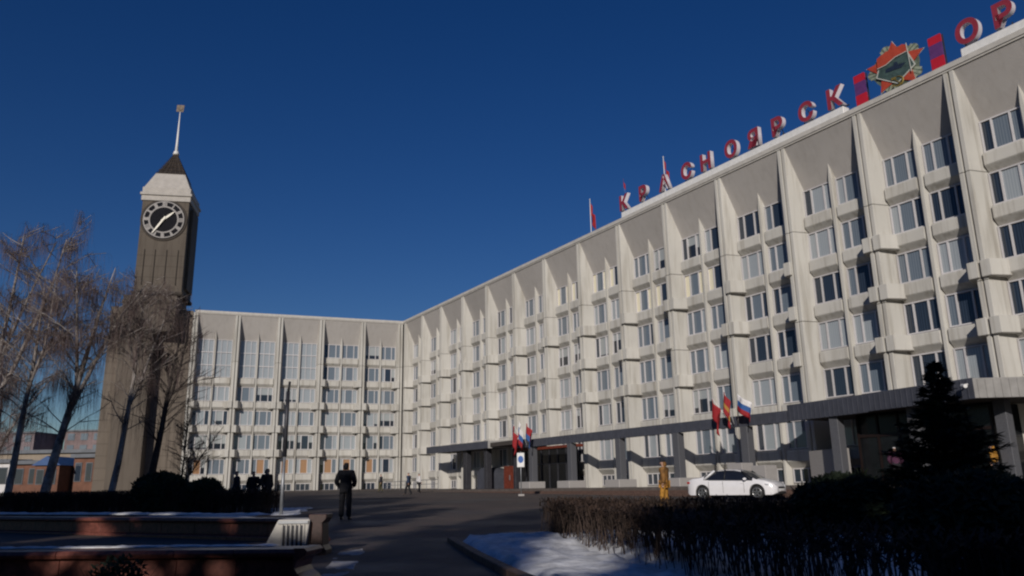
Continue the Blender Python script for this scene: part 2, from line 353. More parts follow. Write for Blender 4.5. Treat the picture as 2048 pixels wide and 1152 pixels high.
def fin_mesh(z0):
    p = MB(); zt = HEAD + 3.0*(D-FIN)/(D-.05) - .05
    p.prism_z([(-FH,FIN),(FH,FIN),(FB,D),(-FB,D)], z0, HEAD)
    b = len(p.v)      # pointed top following the sloping panel
    p.add([(-FH,FIN,HEAD+.001),(FH,FIN,HEAD+.001),(FB,D,HEAD+.001),(-FB,D,HEAD+.001),(0,FIN+.0,zt),(0,FIN+.03,zt)], [(0,1,4),(1,2,5,4),(3,0,4,5),(2,3,5)]); return p
def bracket_mesh(side):
    s = side; zb, zt2 = .22, 1.12
    pts = [(s*.07,-.18),(s*.62,-.18),(s*1.02,SPF-.02),(s*1.02,D-.1),(s*.56,D-.1),(s*.25,.05),(s*.07,.05)]
    if s < 0: pts = pts[::-1]
    p = MB(); p.prism_z(pts, zb, zt2); return p
random.seed(11)
def facade(root, xs, floors, rights, lefts, tall=(), zb=1.0, near_from=None, palette=None, depth=15, x_start=None, x_end=None, skip_fin=()):
    mesh_p = None
    for i, x in enumerate(xs):
        if mesh_p is None:
            mesh_p = []
            for za, zc in ((zb-.8, 5.28), (5.31, 11.30), (11.33, 17.36), (17.39, ZT-.30)):
                o = pilaster_mesh(za, zc).build('pilaster_block', M['concrete'], root); bevel(o, .02, 1); mesh_p.append(o.data); o.location = (x,0,0)
        else:
            for q_ in mesh_p: o = link('pilaster_block', q_, root, (x,0,0)); bevel(o, .02, 1)
    brm = {}
    for s, table in ((1, rights), (-1, lefts)):
        for i, ks in table.items():
            if i >= len(xs): continue
            for k in ks:
                z = HEAD - FL*k + .0
                if s not in brm:
                    o = bracket_mesh(s).build('bracket_block', M['concrete'], root); brm[s] = o.data
                else: o = link('bracket_block', brm[s], root)
                o.location = (xs[i], 0, z); bevel(o, .03, 1)
    finm = None
    for i in range(len(xs)-1):
        x0, x1 = xs[i], xs[i+1]; xm = (x0+x1)/2
        if finm is None: o = fin_mesh(zb-.6).build('fin', M['concrete'], root); finm = o.data
        else: o = link('fin', finm, root)
        o.location = (xm,0,0)
        # sloping top panel, a slab with real thickness
        p = MB(); a, b = x0+HF-.02, x1-HF+.02; c, d = x0+HB-.02, x1-HB+.02
        z1, z2 = ZT-.42, HEAD
        p.add([(a,.03,z1),(b,.03,z1),(d,D-.01,z2),(c,D-.01,z2),(a,.25,z1),(b,.25,z1),(d,D+.2,z2),(c,D+.2,z2)],
              [(3,2,1,0),(4,5,6,7),(0,1,5,4),(2,3,7,6),(1,2,6,5),(3,0,4,7)])
        p.build('top_panel', M['panel'], root)
        for h in (0, 1):
            wa = (x0+HB) if h == 0 else (xm+FB); wb = (xm-FB) if h == 0 else (x1-HB); w = wb-wa
            for k in range(floors):
                zh = HEAD - FL*k
                if i in tall and k == 0:
                    hh = FL + WH; tw = link('tall_window', tall_window_mesh(w-.02, hh), root, (wa+.01, D-.07, zh-hh))
                    xs3 = [.07, (w-.02)*.33-.035, (w-.02)*.33+.035, (w-.02)*.67-.035, (w-.02)*.67+.035, w-.09]; zs3 = [.07, hh*.32-.05, hh*.32+.05, hh*.66-.05, hh*.66+.05, hh-.07]
                    for zz in range(3):
                        kd = 'curtain'
                        for q in range(3): link('pane', pane_mesh(xs3[2*q+1]-xs3[2*q], zs3[2*zz+1]-zs3[2*zz], kd), tw, (xs3[2*q], 0, zs3[2*zz]))
                    continue
                if i in tall and k == 1:
                    pass
                else:
                    st = random.choice(palette if near_from is None or i >= 10 else ['dark','mid','mid','curtain','curtain','blind','mid'])
                    kinds = [st if random.random() < .72 else random.choice(['dark','curtain','mid']) for _ in range(3)]
                    if k == floors-1 and near_from is None and random.random() < .4: kinds[1] = 'warm'
                    if near_from and (i, k) in ((6,0),(7,0),(8,1),(9,1)): kinds = ['sun','mid','sun'] if h == 0 else ['sun','dark','mid']  # bays whose panes carry the painted sun glint
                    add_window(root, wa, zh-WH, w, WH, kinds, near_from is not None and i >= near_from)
                key = ('sp', round(w,2))
                if key not in _wm:
                    _wm[key] = spandrel_mesh(w)
                    o = _wm[key].build('spandrel', M['concrete'], root); bevel(o, .02, 1); _wm[key] = o.data
                else:
                    o = link('spandrel', _wm[key], root); bevel(o, .02, 1)
                o.location = (wa, 0, zh-FL)
                if k == floors-1: o.location = (wa, 0, zh-FL)
            # basement window
            zh = HEAD - FL*floors
            bw = MB(); ww = w-.3; bw.box(0, ww, -.08, 0, 0, .06); bw.box(0, ww, -.08, 0, .84, .9); bw.box(0, .06, -.08, 0, .06, .84); bw.box(ww-.06, ww, -.08, 0, .06, .84)
            for c in (.33,.66): bw.box(ww*c-.03, ww*c+.03, -.08, 0, .06, .84)
            bo = bw.build('basement_window', M['frame'], root); bo.location = (wa+.15, D-.02, zh-.95)
            link('pane', pane_mesh(ww-.12, .78, 'dark'), bo, (.06, -.01, .06))
    xa = xs[0] if x_start is None else x_start; xb = xs[-1] if x_end is None else x_end
    w = MB(); w.box(xa, xb, D, depth, -1, ZT-.35); w.build('wall', M['wallback'], root)
    w = MB(); w.box(xa, xb, -.10, .30, ZT-.30, ZT); w.box(xa, xb, -.04, .26, ZT-.42, ZT-.303); w.box(xa, xb, .303, depth, ZT-.347, ZT-.1); w.build('parapet', M['cap'], root)
    return root

XM = [.6, 6.25, 12.0, 18.0, 24.0, 30.0, 36.0, 42.0, 48.0, 54.1, 60.1, 66.1, 72.05, 77.95, 84.0, 90.0, 96.0]
MAIN_LOC = (-15.159, 106.768, 0); MAIN_RZ = -R(59.36)
main = empty('office_building', MAIN_LOC, MAIN_RZ, 'long six-storey white concrete office block with red rooftop lettering', 'building')
RT = {0:[2,3,4,5],1:[2,3,4,5],2:[2,3,4,5],3:[2,4,5],4:[2,4,5],5:[2,3,4],6:[2,4],7:[2,3,4],8:[2,3,4],9:[2,4],10:[2,3],11:[],12:[2,3,4],13:[3,4],14:[2,3,4],15:[2,3]}
LT = {1:[2,3,4],2:[2,3,4],3:[2,3,4],4:[2,4],5:[2,3,4],6:[2,3,4],7:[2,3,4],8:[3,4],9:[2,3],10:[3,5],11:[2,3,4],12:[2,3,4],13:[3,4],14:[2,3],15:[2,3,4]}
random.seed(5)
facade(main, XM, 6, RT, LT, zb=1.0, near_from=8, palette=['dark','dark','mid','curtain','mid','mid','curtain'], depth=16, x_start=-2.4)

wing = empty('office_wing', MAIN_LOC, R(20.26), 'shorter white concrete office wing between the clock tower and the long block', 'building')
XW = [-26.77, -21.64, -16.33, -10.96, -5.47, -.35]
WR = {0:[3,4,5],1:[3,4,5],2:[3,4,5],3:[2,3,4,5],4:[3,4,5]}
WL = {1:[3,4,5],2:[3,4,5],3:[3,4,5],4:[2,3,4,5],5:[2,3,4,5]}
HB, FB = .47, .12; _wm.clear()
random.seed(8)
facade(wing, XW, 6, WR, WL, tall=(0,1,2), zb=1.2, palette=['curtain','curtain','mid','blind','mid'], depth=13, x_start=-26.9, x_end=2.4)
wing.location.z = -.007

# blank brown stone end bay of the wing
st = MB(); st.box(-36.5, -27.12, .05, 13.0, -1, 23.68); st.build('stone_end_wall', M['stone'], wing)
st = MB()
for k in range(1, 16): st.box(-36.5, -27.12, .03, .06, 1.4*k-.01, 1.4*k+.012)
for x in (-28.7,-30.3,-31.9,-33.5): st.box(x-.01, x+.01, .031, .06, 0, 23.6)
st.build('stone_joint', M['stonejoint'], wing)

# ------------------------------------------------------------------ clock tower
TW = empty('clock_tower', (-15.159 - .938*31.3 + .346*0 + .346*2.2, 106.768 - .346*31.3 - .938*2.2, 0), R(11.0),
           'tall brown stone clock tower with white cornice, lattice spire and round clock face', 'tower')
def TB(name, args, mt):
    b_ = MB()
    for a in args: b_.box(*a)
    o = b_.build(name, mt, TW); bevel(o, .04, 1); return o
# local: x right, y into, front plane y=0
TB('lower_shaft', [(-3.9,-.15,.35,5.0,-1,20.4)], M['towerstone'])
TB('middle_block', [(-3.9,2.3,0,5.6,20.4,24.9)], M['towerstone'])
TB('lower_ledge', [(-3.98,2.5,-.12,5.7,23.9,24.25)], M['towerstone'])
TB('upper_shaft', [(-2.85,2.75,.05,5.5,24.9,37.2)], M['towerstone'])
TB('ledge', [(-3.0,2.9,-.2,5.8,25.0,25.35), (-2.95,2.85,-.1,5.7,24.9,25.0)], M['stonejoint'])
TB('buttress', [(2.76,3.1,1.2,4.4,26.0,36.6)], M['towerstone'])
ribs = []
for x in (-2.0,-.75,.6,1.95): ribs.append((x-.05, x+.05, -.06, .045, 26.2, 30.8))
TB('relief_rib', ribs, M['stonejoint'])
jt = []
for z in (27.2,28.6,30.0,33.0,36.0): jt.append((-2.85,2.75,.03,.06,z-.015,z+.015))
TB('stone_joint', jt, M['stonejoint'])
TB('white_cornice', [(-3.0,2.9,-.12,5.65,37.2,37.9),(-3.15,3.05,-.3,5.8,37.9,38.25),(-2.95,2.85,-.1,5.6,38.25,39.0)], M['towerwhite'])
w = MB()
def ring4(h, z, cx=-.05, cy=2.75): return [(cx-h,cy-h,z),(cx+h,cy-h,z),(cx+h,cy+h,z),(cx-h,cy+h,z)]
w.loft([ring4(2.75,39.0), ring4(1.78,41.3)]); w.build('white_hipped_base', M['towerwhite'], TW)
w = MB(); w.loft([ring4(1.72,41.3), ring4(.10,44.9)]); w.build('spire_core', M['grille'], TW)
w = MB()
for sx, sy, ax in ((0,-1,0),(1,0,1),(0,1,0),(-1,0,1)):
    for k in range(6):
        z = 41.35 + k*.62; h = 1.76*(44.95-z)/3.6 + .04
        a = (-h,sy*h) if ax == 0 else (sx*h,-h); b = (h,sy*h) if ax == 0 else (sx*h,h)
        w.tube([(a[0]-.05,a[1]+2.75,z),(b[0]-.05,b[1]+2.75,z)], .035, 4)
    for k in range(-3,4):
        u = k/3.0; h0 = 1.80
        a = (u*h0,sy*h0) if ax == 0 else (sx*h0,u*h0)
        w.tube([(a[0]-.05,a[1]+2.75,41.32),(u*.1*(1-ax)+sx*.1-.05,(u*.1 if ax else sy*.1)+2.75,44.95)], .035, 4)
w.build('spire_lattice', M['vanebronze'], TW)
w = MB(); w.tube([(-.05,2.75,44.8),(-.05,2.75,46.5),(-.05,2.75,51.0)], [.22,.15,.05], 10); w.tube([(-.05,2.75,44.75),(-.05,2.75,45.2)], [.42,.3], 10); w.build('spire', M['white'], TW, True)
w = MB()
w.add([(-.55,2.72,51.0),(.35,2.72,51.0),(.35,2.78,51.0),(-.55,2.78,51.0),(-.5,2.72,52.0),(.45,2.72,52.0),(.45,2.78,52.0),(-.5,2.78,52.0)], [(0,3,2,1),(4,5,6,7),(0,1,5,4),(1,2,6,5),(2,3,7,6),(3,0,4,7)])
w.add([(-.05+.3*math.cos(a),2.70,51.5+.3*math.sin(a)) for a in [i*PI/4 for i in range(8)]] + [(-.05+.3*math.cos(a),2.66,51.5+.3*math.sin(a)) for a in [i*PI/4 for i in range(8)]], [tuple(range(8,16))]+[(i,(i+1)%8,8+(i+1)%8,8+i) for i in range(8)])
recalc(w.build('weather_vane', M['vanebronze'], TW))
# dial
CZ = 35.05 - .35; CX = -.1
dial = MB(); n = 48
def disc(mb, r, y0, y1, cx=CX, cz=CZ, mi=0): mb.prism_y([(cx+r*math.cos(2*PI*i/n), cz+r*math.sin(2*PI*i/n)) for i in range(n)], y0, y1, mi)
def ringp(mb, r0, r1, y0, y1, cx=CX, cz=CZ, mi=0):
    b = len(mb.v)
    for i in range(n):
        a = 2*PI*i/n
        for r in (r0, r1):
            for y in (y0, y1): mb.v.append((cx+r*math.cos(a), y, cz+r*math.sin(a)))
    for i in range(n):
        j = (i+1) % n; A = b+4*i; B = b+4*j
        for q in ((A,A+2,B+2,B),(A+1,B+1,B+3,A+3),(A+2,A+3,B+3,B+2),(A,B,B+1,A+1)): mb.f.append(q); mb.m.append(mi)
disc(dial, 2.78, -.06, .05); dobj = dial.build('clock_dial', M['stonejoint'], TW)
d2 = MB(); disc(d2, 2.55, -.09, -.062); d2.build('dial_plate', M['dialdark'], dobj)
d3 = MB(); ringp(d3, 1.62, 1.80, -.15, -.092); ringp(d3, 2.32, 2.46, -.15, -.092); recalc(d3.build('dial_ring', M['dialgrey'], dobj))
NUM = {12:'XII',1:'I',2:'II',3:'III',4:'IV',5:'V',6:'VI',7:'VII',8:'VIII',9:'IX',10:'X',11:'XI'}
for h in range(12):
    d4 = MB(); a = PI/2 - h*PI/6; c, s_ = math.cos(a), math.sin(a)
    txt = NUM[12 if h == 0 else h]
    nst = len(txt); wid = .13 if nst > 2 else .16
    for q in range(nst):     # each stroke of the numeral radial between the two rings
        off = (q-(nst-1)/2)*.185
        ch = txt[q]; tilt = {'I':(0,0),'V':(-.08,.08),'X':(-.1,.1)}[ch]
        for tl in ({tilt[0],tilt[1]}):
            o0 = off - tl; o1 = off + tl
            if ch == 'V': o0, o1 = off, off+tl*1.2
            P = []
            for rr, oo in ((1.80,o0),(2.33,o1)):
                P.append((CX + c*rr + s_*(oo-wid/2), CZ + s_*rr - c*(oo-wid/2))); P.append((CX + c*rr + s_*(oo+wid/2), CZ + s_*rr - c*(oo+wid/2)))
            d4.prism_y([P[0],P[2],P[3],P[1]], -.14-.004*q-(.002 if tl>0 else 0), -.092)
    recalc(d4.build('dial_numeral', M['dialgrey'], dobj))
def hand(ang, L, back, wdt, y, nm):
    h_ = MB(); c, s_ = math.sin(ang), math.cos(ang)
    P = [(-back, wdt*.5), (-back,-wdt*.5), (L*.55,-wdt*.5), (L,-.04), (L,.04), (L*.55, wdt*.5)]
    h_.prism_y([(CX + c*p - s_*q, CZ + s_*p + c*q) for p, q in P], y-.05, y); recalc(h_.build(nm, M['dialhand'], dobj))
hand(R(49), 1.6, .3, .26, -.20, 'hour_hand'); hand(R(212), 2.2, .4, .22, -.27, 'minute_hand')

# ------------------------------------------------------------------ roof flagpoles, letters, emblem on the long block
F = main   # its local frame: x along the front towards the camera, y into the building
FM = Matrix.Translation(MAIN_LOC) @ Matrix.Rotation(MAIN_RZ, 4, 'Z')
def FW(x, y, z): return FM @ Vector((x, y, z))
def flat_obj(name, loc, label, cat, group=None): return empty(name, FW(*loc), MAIN_RZ, label, cat, group)
def text_mesh(ch, size, depth, bold):
    c = bpy.data.curves.new('tmp', 'FONT'); c.body = ch; c.size = size; c.extrude = depth/2; c.offset = bold; c.resolution_u = 4
    o = bpy.data.objects.new('tmp', c); COL.objects.link(o); bpy.context.view_layer.update()
    me = bpy.data.meshes.new_from_object(o.evaluated_get(bpy.context.evaluated_depsgraph_get()))
    bpy.data.objects.remove(o)
    me.transform(Matrix.Rotation(R(90), 4, 'X'))
    xs = [v.co.x for v in me.vertices]; zs = [v.co.z for v in me.vertices]
    me.transform(Matrix.Translation((-(min(xs)+max(xs))/2, 0, -min(zs)))); me.update(); return me
LET = [('К',48.4,1.02),('Р',51.0,1),('А',53.7,1),('С',56.4,1),('Н',58.55,1),('О',61.2,1),('Я',63.35,1),('Р',65.6,1),('С',68.05,1),('К',70.35,1.02)]
def letter(ch, x, sc, root, x0):
    me = text_mesh(ch, 1.73*sc, .36, .065)
    me.materials.clear(); me.materials.append(M['letterred']); me.materials.append(M['letterwhite'])
    for p in me.polygons: p.material_index = 0 if p.normal.y < -.9 else 1
    nm = {'К':'letter_k','Р':'letter_r','А':'letter_a','С':'letter_s','Н':'letter_n','О':'letter_o','Я':'letter_ya','Д':'letter_d'}[ch]
    return link(nm, me, root, (x-x0, .45, 1.05))
sg = flat_obj('rooftop_lettering', (48.0, .3, ZT-.05), 'red and white rooftop letters КРАСНОЯРСК on a long white beam', 'sign')
for ch, x, s_ in LET: letter(ch, x, s_, sg, 48.0)
b_ = MB(); b_.box(.75, 23.3, -.35, .25, .05, .55); bevel(b_.build('sign_beam', M['white'], sg), .03, 1)
b_ = MB()
for ch, x, s_ in LET:
    for dx in (-.3,.3): b_.box(x-48+dx-.03, x-48+dx+.03, .42, .48, .5, 1.1)
    b_.tube([(x-48,.5,1.9),(x-48,1.9,.1)], .035, 4)
b_.box(-.2, 23.2, .44, .50, .85, .93); b_.build('support_frame', M['darksteel'], sg)
sg2 = flat_obj('rooftop_lettering', (78.5, .3, ZT-.05), 'start of a second rooftop lettering, О and Р, cut by the top right edge', 'sign')
for ch, x in (('О',79.05),('Р',81.0),('Д',82.9)): letter(ch, x, 1.05, sg2, 78.5)
b_ = MB(); b_.box(.35, 17.0, -.35, .25, .05, .55); bevel(b_.build('sign_beam', M['white'], sg2), .03, 1)
b_ = MB(); b_.box(.2, 6, .44, .5, .85, .93)
for x in (.3,.9,2.2,2.8,4.1,4.7): b_.box(x-.03, x+.03, .42, .48, .5, 1.1)
b_.build('support_frame', M['darksteel'], sg2)
for x, z1, lab in ((72.4, 2.2, 'red rooftop banner panel left of the star emblem'), (77.35, 2.2, 'red rooftop banner panel right of the star emblem')):
    bo = flat_obj('banner_panel', (x, .35, ZT-.02), lab, 'banner', 'red banner panels beside the rooftop emblem')
    b_ = MB(); b_.box(-.37,.37,-.06,.06,.05,.9); b_.build('lower_red_field', M['bannerred'], bo)
    b_ = MB(); b_.box(-.37,.37,-.06,.06,.9,1.75); b_.build('violet_field', M['bannerpurple'], bo)
    b_ = MB(); b_.box(-.37,.37,-.06,.06,1.75,2.25); b_.build('upper_red_field', M['bannerred'], bo)
    b_ = MB(); b_.tube([(0,.08,1.6),(0,1.2,0)], .04, 5); b_.box(-.45,-.38,.07,.13,0,2.2); b_.box(.38,.45,.07,.13,0,2.2); b_.build('support_frame', M['darksteel'], bo)
# emblem: five pointed star on a fluted ray disc with a flag, a shield with a ship and a crossed hammer and sickle
em = flat_obj('rooftop_emblem', (74.85, .35, ZT), 'round star emblem with red flag and dark shield standing on the roof edge', 'emblem')
CE = 1.55
em.scale = (1.04, .5, 1); em.rotation_euler = (0, 0, MAIN_RZ + R(13))
def star(mb, r0, r1, y0, y1, npt=5, rot=0, cz=CE, cx=0, mi=0):
    P = []
    for i in range(npt*2):
        a = PI/2 + rot - i*PI/npt; r = r0 if i % 2 == 0 else r1
        P.append((cx + r*math.cos(a), cz + r*math.sin(a)))
    c = len(mb.v); nn = len(P)
    mb.v += [(cx,y0-.10,cz),(cx,y1,cz)] + [(x,y0,z) for x,z in P] + [(x,y1,z) for x,z in P]
    for i in range(nn):
        j = (i+1)%nn
        mb.f += [(c,c+2+i,c+2+j),(c+1,c+2+nn+j,c+2+nn+i),(c+2+i,c+2+nn+i,c+2+nn+j,c+2+j)]; mb.m += [mi]*3
b_ = MB()
for k in range(10):       # fluted rays, five broad lobes between the star points
    for q in range(-3, 4):
        a = PI/2 + PI/10 + k*PI/5 + q*PI/36 if k % 2 == 0 else None
        if a is None: continue
        r = 1.60 - .030*q*q; wv = .08
        c, s_ = math.cos(a), math.sin(a)
        b_.prism_y([(-s_*wv*.4 + c*.2, CE + c*wv*.4 + s_*.2), (s_*wv*.4 + c*.2, CE - c*wv*.4 + s_*.2), (s_*wv + c*r, CE - c*wv + s_*r), (-s_*wv + c*r, CE + c*wv + s_*r)], -.04-.006*((q+3)%2), .06, (q+3)%2)
recalc(b_.build('ray_disc', [M['emgrey'], M['emgreypale']], em))
b_ = MB(); disc(b_, 1.3, 0.0, .09, 0, CE); b_.build('back_plate', M['emgrey'], em)
b_ = MB(); star(b_, 1.66, .85, -.16, -.05); recalc(b_.build('star', M['emred'], em))
b_ = MB(); star(b_, 1.74, .80, -.052, -.02); recalc(b_.build('star_rim', M['empale'], em))
def ngon(r, nn, rot, cx=0, cz=CE): return [(cx+r*math.cos(rot+2*PI*i/nn), cz+r*math.sin(rot+2*PI*i/nn)) for i in range(nn)]
b_ = MB(); b_.prism_y(ngon(1.16,5,-PI/2), -.30, -.17); b_.build('shield_rim', M['empale'], em)
b_ = MB(); b_.prism_y(ngon(1.07,5,-PI/2), -.34, -.302); b_.build('shield', M['emshield'], em)
b_ = MB(); b_.prism_y([(-.55,CE-.25),(.35,CE-.25),(.62,CE-.02),(.2,CE+.02),(.15,CE+.22),(-.02,CE+.22),(-.05,CE+.05),(-.5,CE-.02)], -.39, -.342); b_.build('ship_relief', M['emship'], em)
b_ = MB(); P = [(-.95,CE+.18),(-.45,CE+.24),(.1,CE+.52),(.75,CE+.62),(.80,CE+1.05),(.55,CE+1.18),(.1,CE+1.02),(-.35,CE+1.1),(-.9,CE+.85)]
b_.prism_y(P, -.44, -.342); b_.build('flag_relief', M['emred'], em)
b_ = MB(); b_.tube([(-.95,-.46,CE+.18),(-.45,-.46,CE+.24),(.1,-.46,CE+.52),(.75,-.46,CE+.62)], .03, 5); b_.tube([(.85,-.46,CE-.75),(.78,-.46,CE+1.15)], .03, 5); b_.build('flag_edge', M['empale'], em)
b_ = MB()      # crossed hammer and sickle at the foot of the star
b_.tube([(.33*math.cos(a)+.02,-.42,CE-1.02+.3*math.sin(a)) for a in [R(q) for q in range(-150,100,20)]], [.02,.03,.04,.05,.055,.06,.06,.055,.05,.04,.03,.025,.015], 6)
b_.tube([(-.32,-.42,CE-1.3),(-.12,-.42,CE-1.18)], .035, 5); b_.tube([(.28,-.40,CE-1.32),(-.15,-.40,CE-.82)], .03, 5); b_.box(-.28,-.02,-.46,-.36,CE-.87,CE-.72)
recalc(b_.build('hammer_and_sickle', M['emgold'], em))
b_ = MB()
for x in (-.9,0,.9): b_.tube([(x,.1,.0),(x,.1,CE)], .04, 5); b_.tube([(x,.1,CE),(x,1.6,0)], .035, 5)
b_.build('support_frame', M['darksteel'], em)
# flagpoles on the roof
def flag_mesh(L, H, bands, waves=2.0, droop=.5, ang=0.0, seed=0, horizontal=True):
    """cloth hanging from a pole at x=0, top at z=0; bands = material slots from the top down"""
    mb = MB(); nx, nz = 14, 9; rr = random.Random(seed)
    ph = rr.random()*6
    for j in range(nz+1):
        for i in range(nx+1):
            u = i/nx; v = j/nz
            x = u*L*(1-droop*.55); z = -v*H - u*L*droop*(.8+.2*v)
            y = .16*L*math.sin(u*waves*PI*2 + ph + v*1.3)*u**.6
            mb.v.append((x, y, z))
    for j in range(nz):
        for i in range(nx):
            a = j*(nx+1)+i; mb.f.append((a, a+1, a+nx+2, a+nx+1)); mb.m.append(min(len(bands)-1, int(j/nz*len(bands))))
    return mb
def flagpole(loc, rz, H, label, bands, tilt=(0,0), fl=(1.4,.9), droop=.9, grp=None, seed=0, pr=.035, cat='flag', wv=1.5):
    r = empty('flag', loc, rz, label, cat, grp); top = Vector((math.sin(tilt[0]), math.sin(tilt[1]), 1)).normalized()*H
    b = MB(); b.tube([(0,0,0), top], [pr, pr*.6], 7); b.tube([top, top+Vector((0,0,.08))], [pr*1.4,pr*.5], 7); b.build('flagpole', M['white'], r, True)
    f = flag_mesh(fl[0], fl[1], bands, wv, droop, seed=seed); o = f.build('flag_cloth', [M[k] for k in bands], r, True)
    o.location = top*.985; sm = o.modifiers.new('thickness', 'SOLIDIFY'); sm.thickness = .012; o.rotation_euler = (0, 0, 0); return r
flagpole(FW(40.2,3,ZT-.2), R(25), 5.3, 'red flag on a pole over the roof, leftmost of the three roof flags', ['flagred'], fl=(1.5,1.3), droop=1.3, grp='flags on the roof', seed=1, pr=.05)
flagpole(FW(45.55,3,ZT-.2), R(25), 5.7, 'half-hidden red and blue flag on the pole behind the first rooftop letter', ['flagred','flagblue'], fl=(1.0,1.0), droop=1.4, grp='flags on the roof', seed=2, pr=.05).children[1].location.z -= 1.9
flagpole(FW(51.2,3,ZT-.2), R(25), 5.6, 'red and blue flag on the pole behind the third rooftop letter', ['flagred','flagred','flagblue'], fl=(1.3,1.2), droop=1.3, grp='flags on the roof', seed=3, pr=.05)

# ------------------------------------------------------------------ platform, canopy beam and porches in front of the long block
def Fchild(mb, name, mats, parent, smooth=False): return mb.build(name, mats, parent, smooth)
pf = link('entrance_platform', None, None, MAIN_LOC, MAIN_RZ); pf['kind'] = 'structure'
b_ = MB(); b_.box(20.0, 100, -8.2, D+.02, -1.5, 1.08); b_.build('platform_slab', M['platform'], pf)
b_ = MB(); b_.box(19.6, 100, -8.6, -8.203, -1.5, .92); b_.build('granite_step', M['brownstep'], pf)
b_ = MB(); b_.box(19.2, 100, -9.0, -8.603, -1.5, .76); b_.build('granite_step', M['brownstep'], pf)
b_ = MB(); b_.prism_y([(2,-1.5),(19.9,-1.5),(19.9,1.07),(2,1.2)], -6.0, D-.02); b_.build('ramp', M['platform'], pf)

def ribbed(mb, p0, p1, z0, z1, thick=.25, mi=0, pitch=.35):     # vertical ribs between two plan points
    a = Vector(p0); b = Vector(p1); d = (b-a); L = d.length; d.normalize(); nrm = Vector((d.y, -d.x))
    q = [a, b, b - nrm*thick, a - nrm*thick]
    mb.add([(v.x,v.y,z0) for v in q] + [(v.x,v.y,z1) for v in q], [(0,3,2,1),(4,5,6,7),(0,1,5,4),(1,2,6,5),(2,3,7,6),(3,0,4,7)], mi)
    k = pitch/2
    while k < L:
        c = a + d*k; e = c + d*.05
        r = [c + nrm*.03, e + nrm*.03, e, c]
        mb.add([(v.x,v.y,z0+.03) for v in r] + [(v.x,v.y,z1-.06) for v in r], [(0,3,2,1),(4,5,6,7),(0,1,5,4),(1,2,6,5),(2,3,7,6),(3,0,4,7)], mi)
        k += pitch
zb = 1.3
beam = link('canopy_beam', None, None, MAIN_LOC, MAIN_RZ); tag(beam, 'long dark grey canopy beam on granite columns linking the two entrance porches', 'canopy')
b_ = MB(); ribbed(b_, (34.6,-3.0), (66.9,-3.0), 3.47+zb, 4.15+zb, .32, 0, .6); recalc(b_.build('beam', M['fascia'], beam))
for x in (43.8,50.4,57.0,63.4,37.6):
    b_ = MB(); b_.box(x-.30, x+.30, -3.22+.2, -3.1+.65, 1.08, 3.46+zb); bevel(b_.build('column', M['granitecol'], beam), .02, 1)
    if x < 60:
        b_ = MB(); b_.box(x-.1-.55, x+1.15, -3.9, -2.2, 1.083, 1.68); bevel(b_.build('column_base', M['granitepale'], beam), .04, 1)
# left porch
lp = link('entrance_porch', None, None, MAIN_LOC, MAIN_RZ); tag(lp, 'dark flat-roofed entrance porch with ribbed fascia near the corner of the long block', 'porch')
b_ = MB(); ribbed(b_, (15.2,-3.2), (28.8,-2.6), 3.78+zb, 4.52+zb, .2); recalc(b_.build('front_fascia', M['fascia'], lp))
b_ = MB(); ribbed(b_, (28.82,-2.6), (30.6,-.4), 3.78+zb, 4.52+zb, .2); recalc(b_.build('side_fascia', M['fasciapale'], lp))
b_ = MB(); b_.prism_z([(15.3,-3.0),(28.7,-2.4),(35.5,-2.7),(35.5,.7),(15.3,.7)], 3.9+zb, 4.3+zb); b_.build('roof_slab', M['soffit'], lp)
b_ = MB(); b_.box(22.9,23.7,-2.4,-1.8,1.08,3.9+zb); bevel(b_.build('column', M['darksteel'], lp), .02, 1)
b_ = MB(); b_.box(27.2,27.8,-2.2,-1.6,1.08,3.9+zb); bevel(b_.build('column', M['darksteel'], lp), .02, 1)
b_ = MB(); b_.box(30.4,30.8,-.6,.4,1.08,3.9+zb); bevel(b_.build('column', M['darksteel'], lp), .02, 1)
# arched booth beside the door
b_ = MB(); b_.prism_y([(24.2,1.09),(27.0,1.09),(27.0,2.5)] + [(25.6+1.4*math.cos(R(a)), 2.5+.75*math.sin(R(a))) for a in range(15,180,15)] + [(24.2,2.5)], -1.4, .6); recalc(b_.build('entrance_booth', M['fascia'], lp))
# glazed entrance of the left porch
ge = link('glazed_entrance', None, None, MAIN_LOC, MAIN_RZ); tag(ge, 'dark glazed entrance doors under the porch behind the blue sign', 'entrance')
b_ = MB(); b_.box(30.9, 41.0, -.22, -.12, 1.09, 3.35+zb); b_.build('glass_wall', M['darkglass'], ge)
b_ = MB(); b_.box(30.8, 41.1, -.42, .4, 3.36+zb, 3.6+zb); b_.build('lintel', M['doorred'], ge)
for k in range(8):
    b_ = MB(); x = 30.9+k*1.4; b_.box(x-.06, x+.06, -.30, -.221, 1.09, 3.35+zb); b_.build('mullion', M['darksteel'], ge)
b_ = MB(); b_.box(30.9,41.0,-.29,-.222,2.95+.3,3.05+.3); b_.build('transom', M['darksteel'], ge)
for x in (29.2,):
    b_ = MB(); b_.box(x-.7, x+.7, -.6, -.3, 1.09, 3.3); o = b_.build('door', M['doorred'], ge)
    b_ = MB(); b_.box(x+.5, x+.56, -.68, -.6, 1.9, 2.4); b_.build('handle', M['steel'], o)
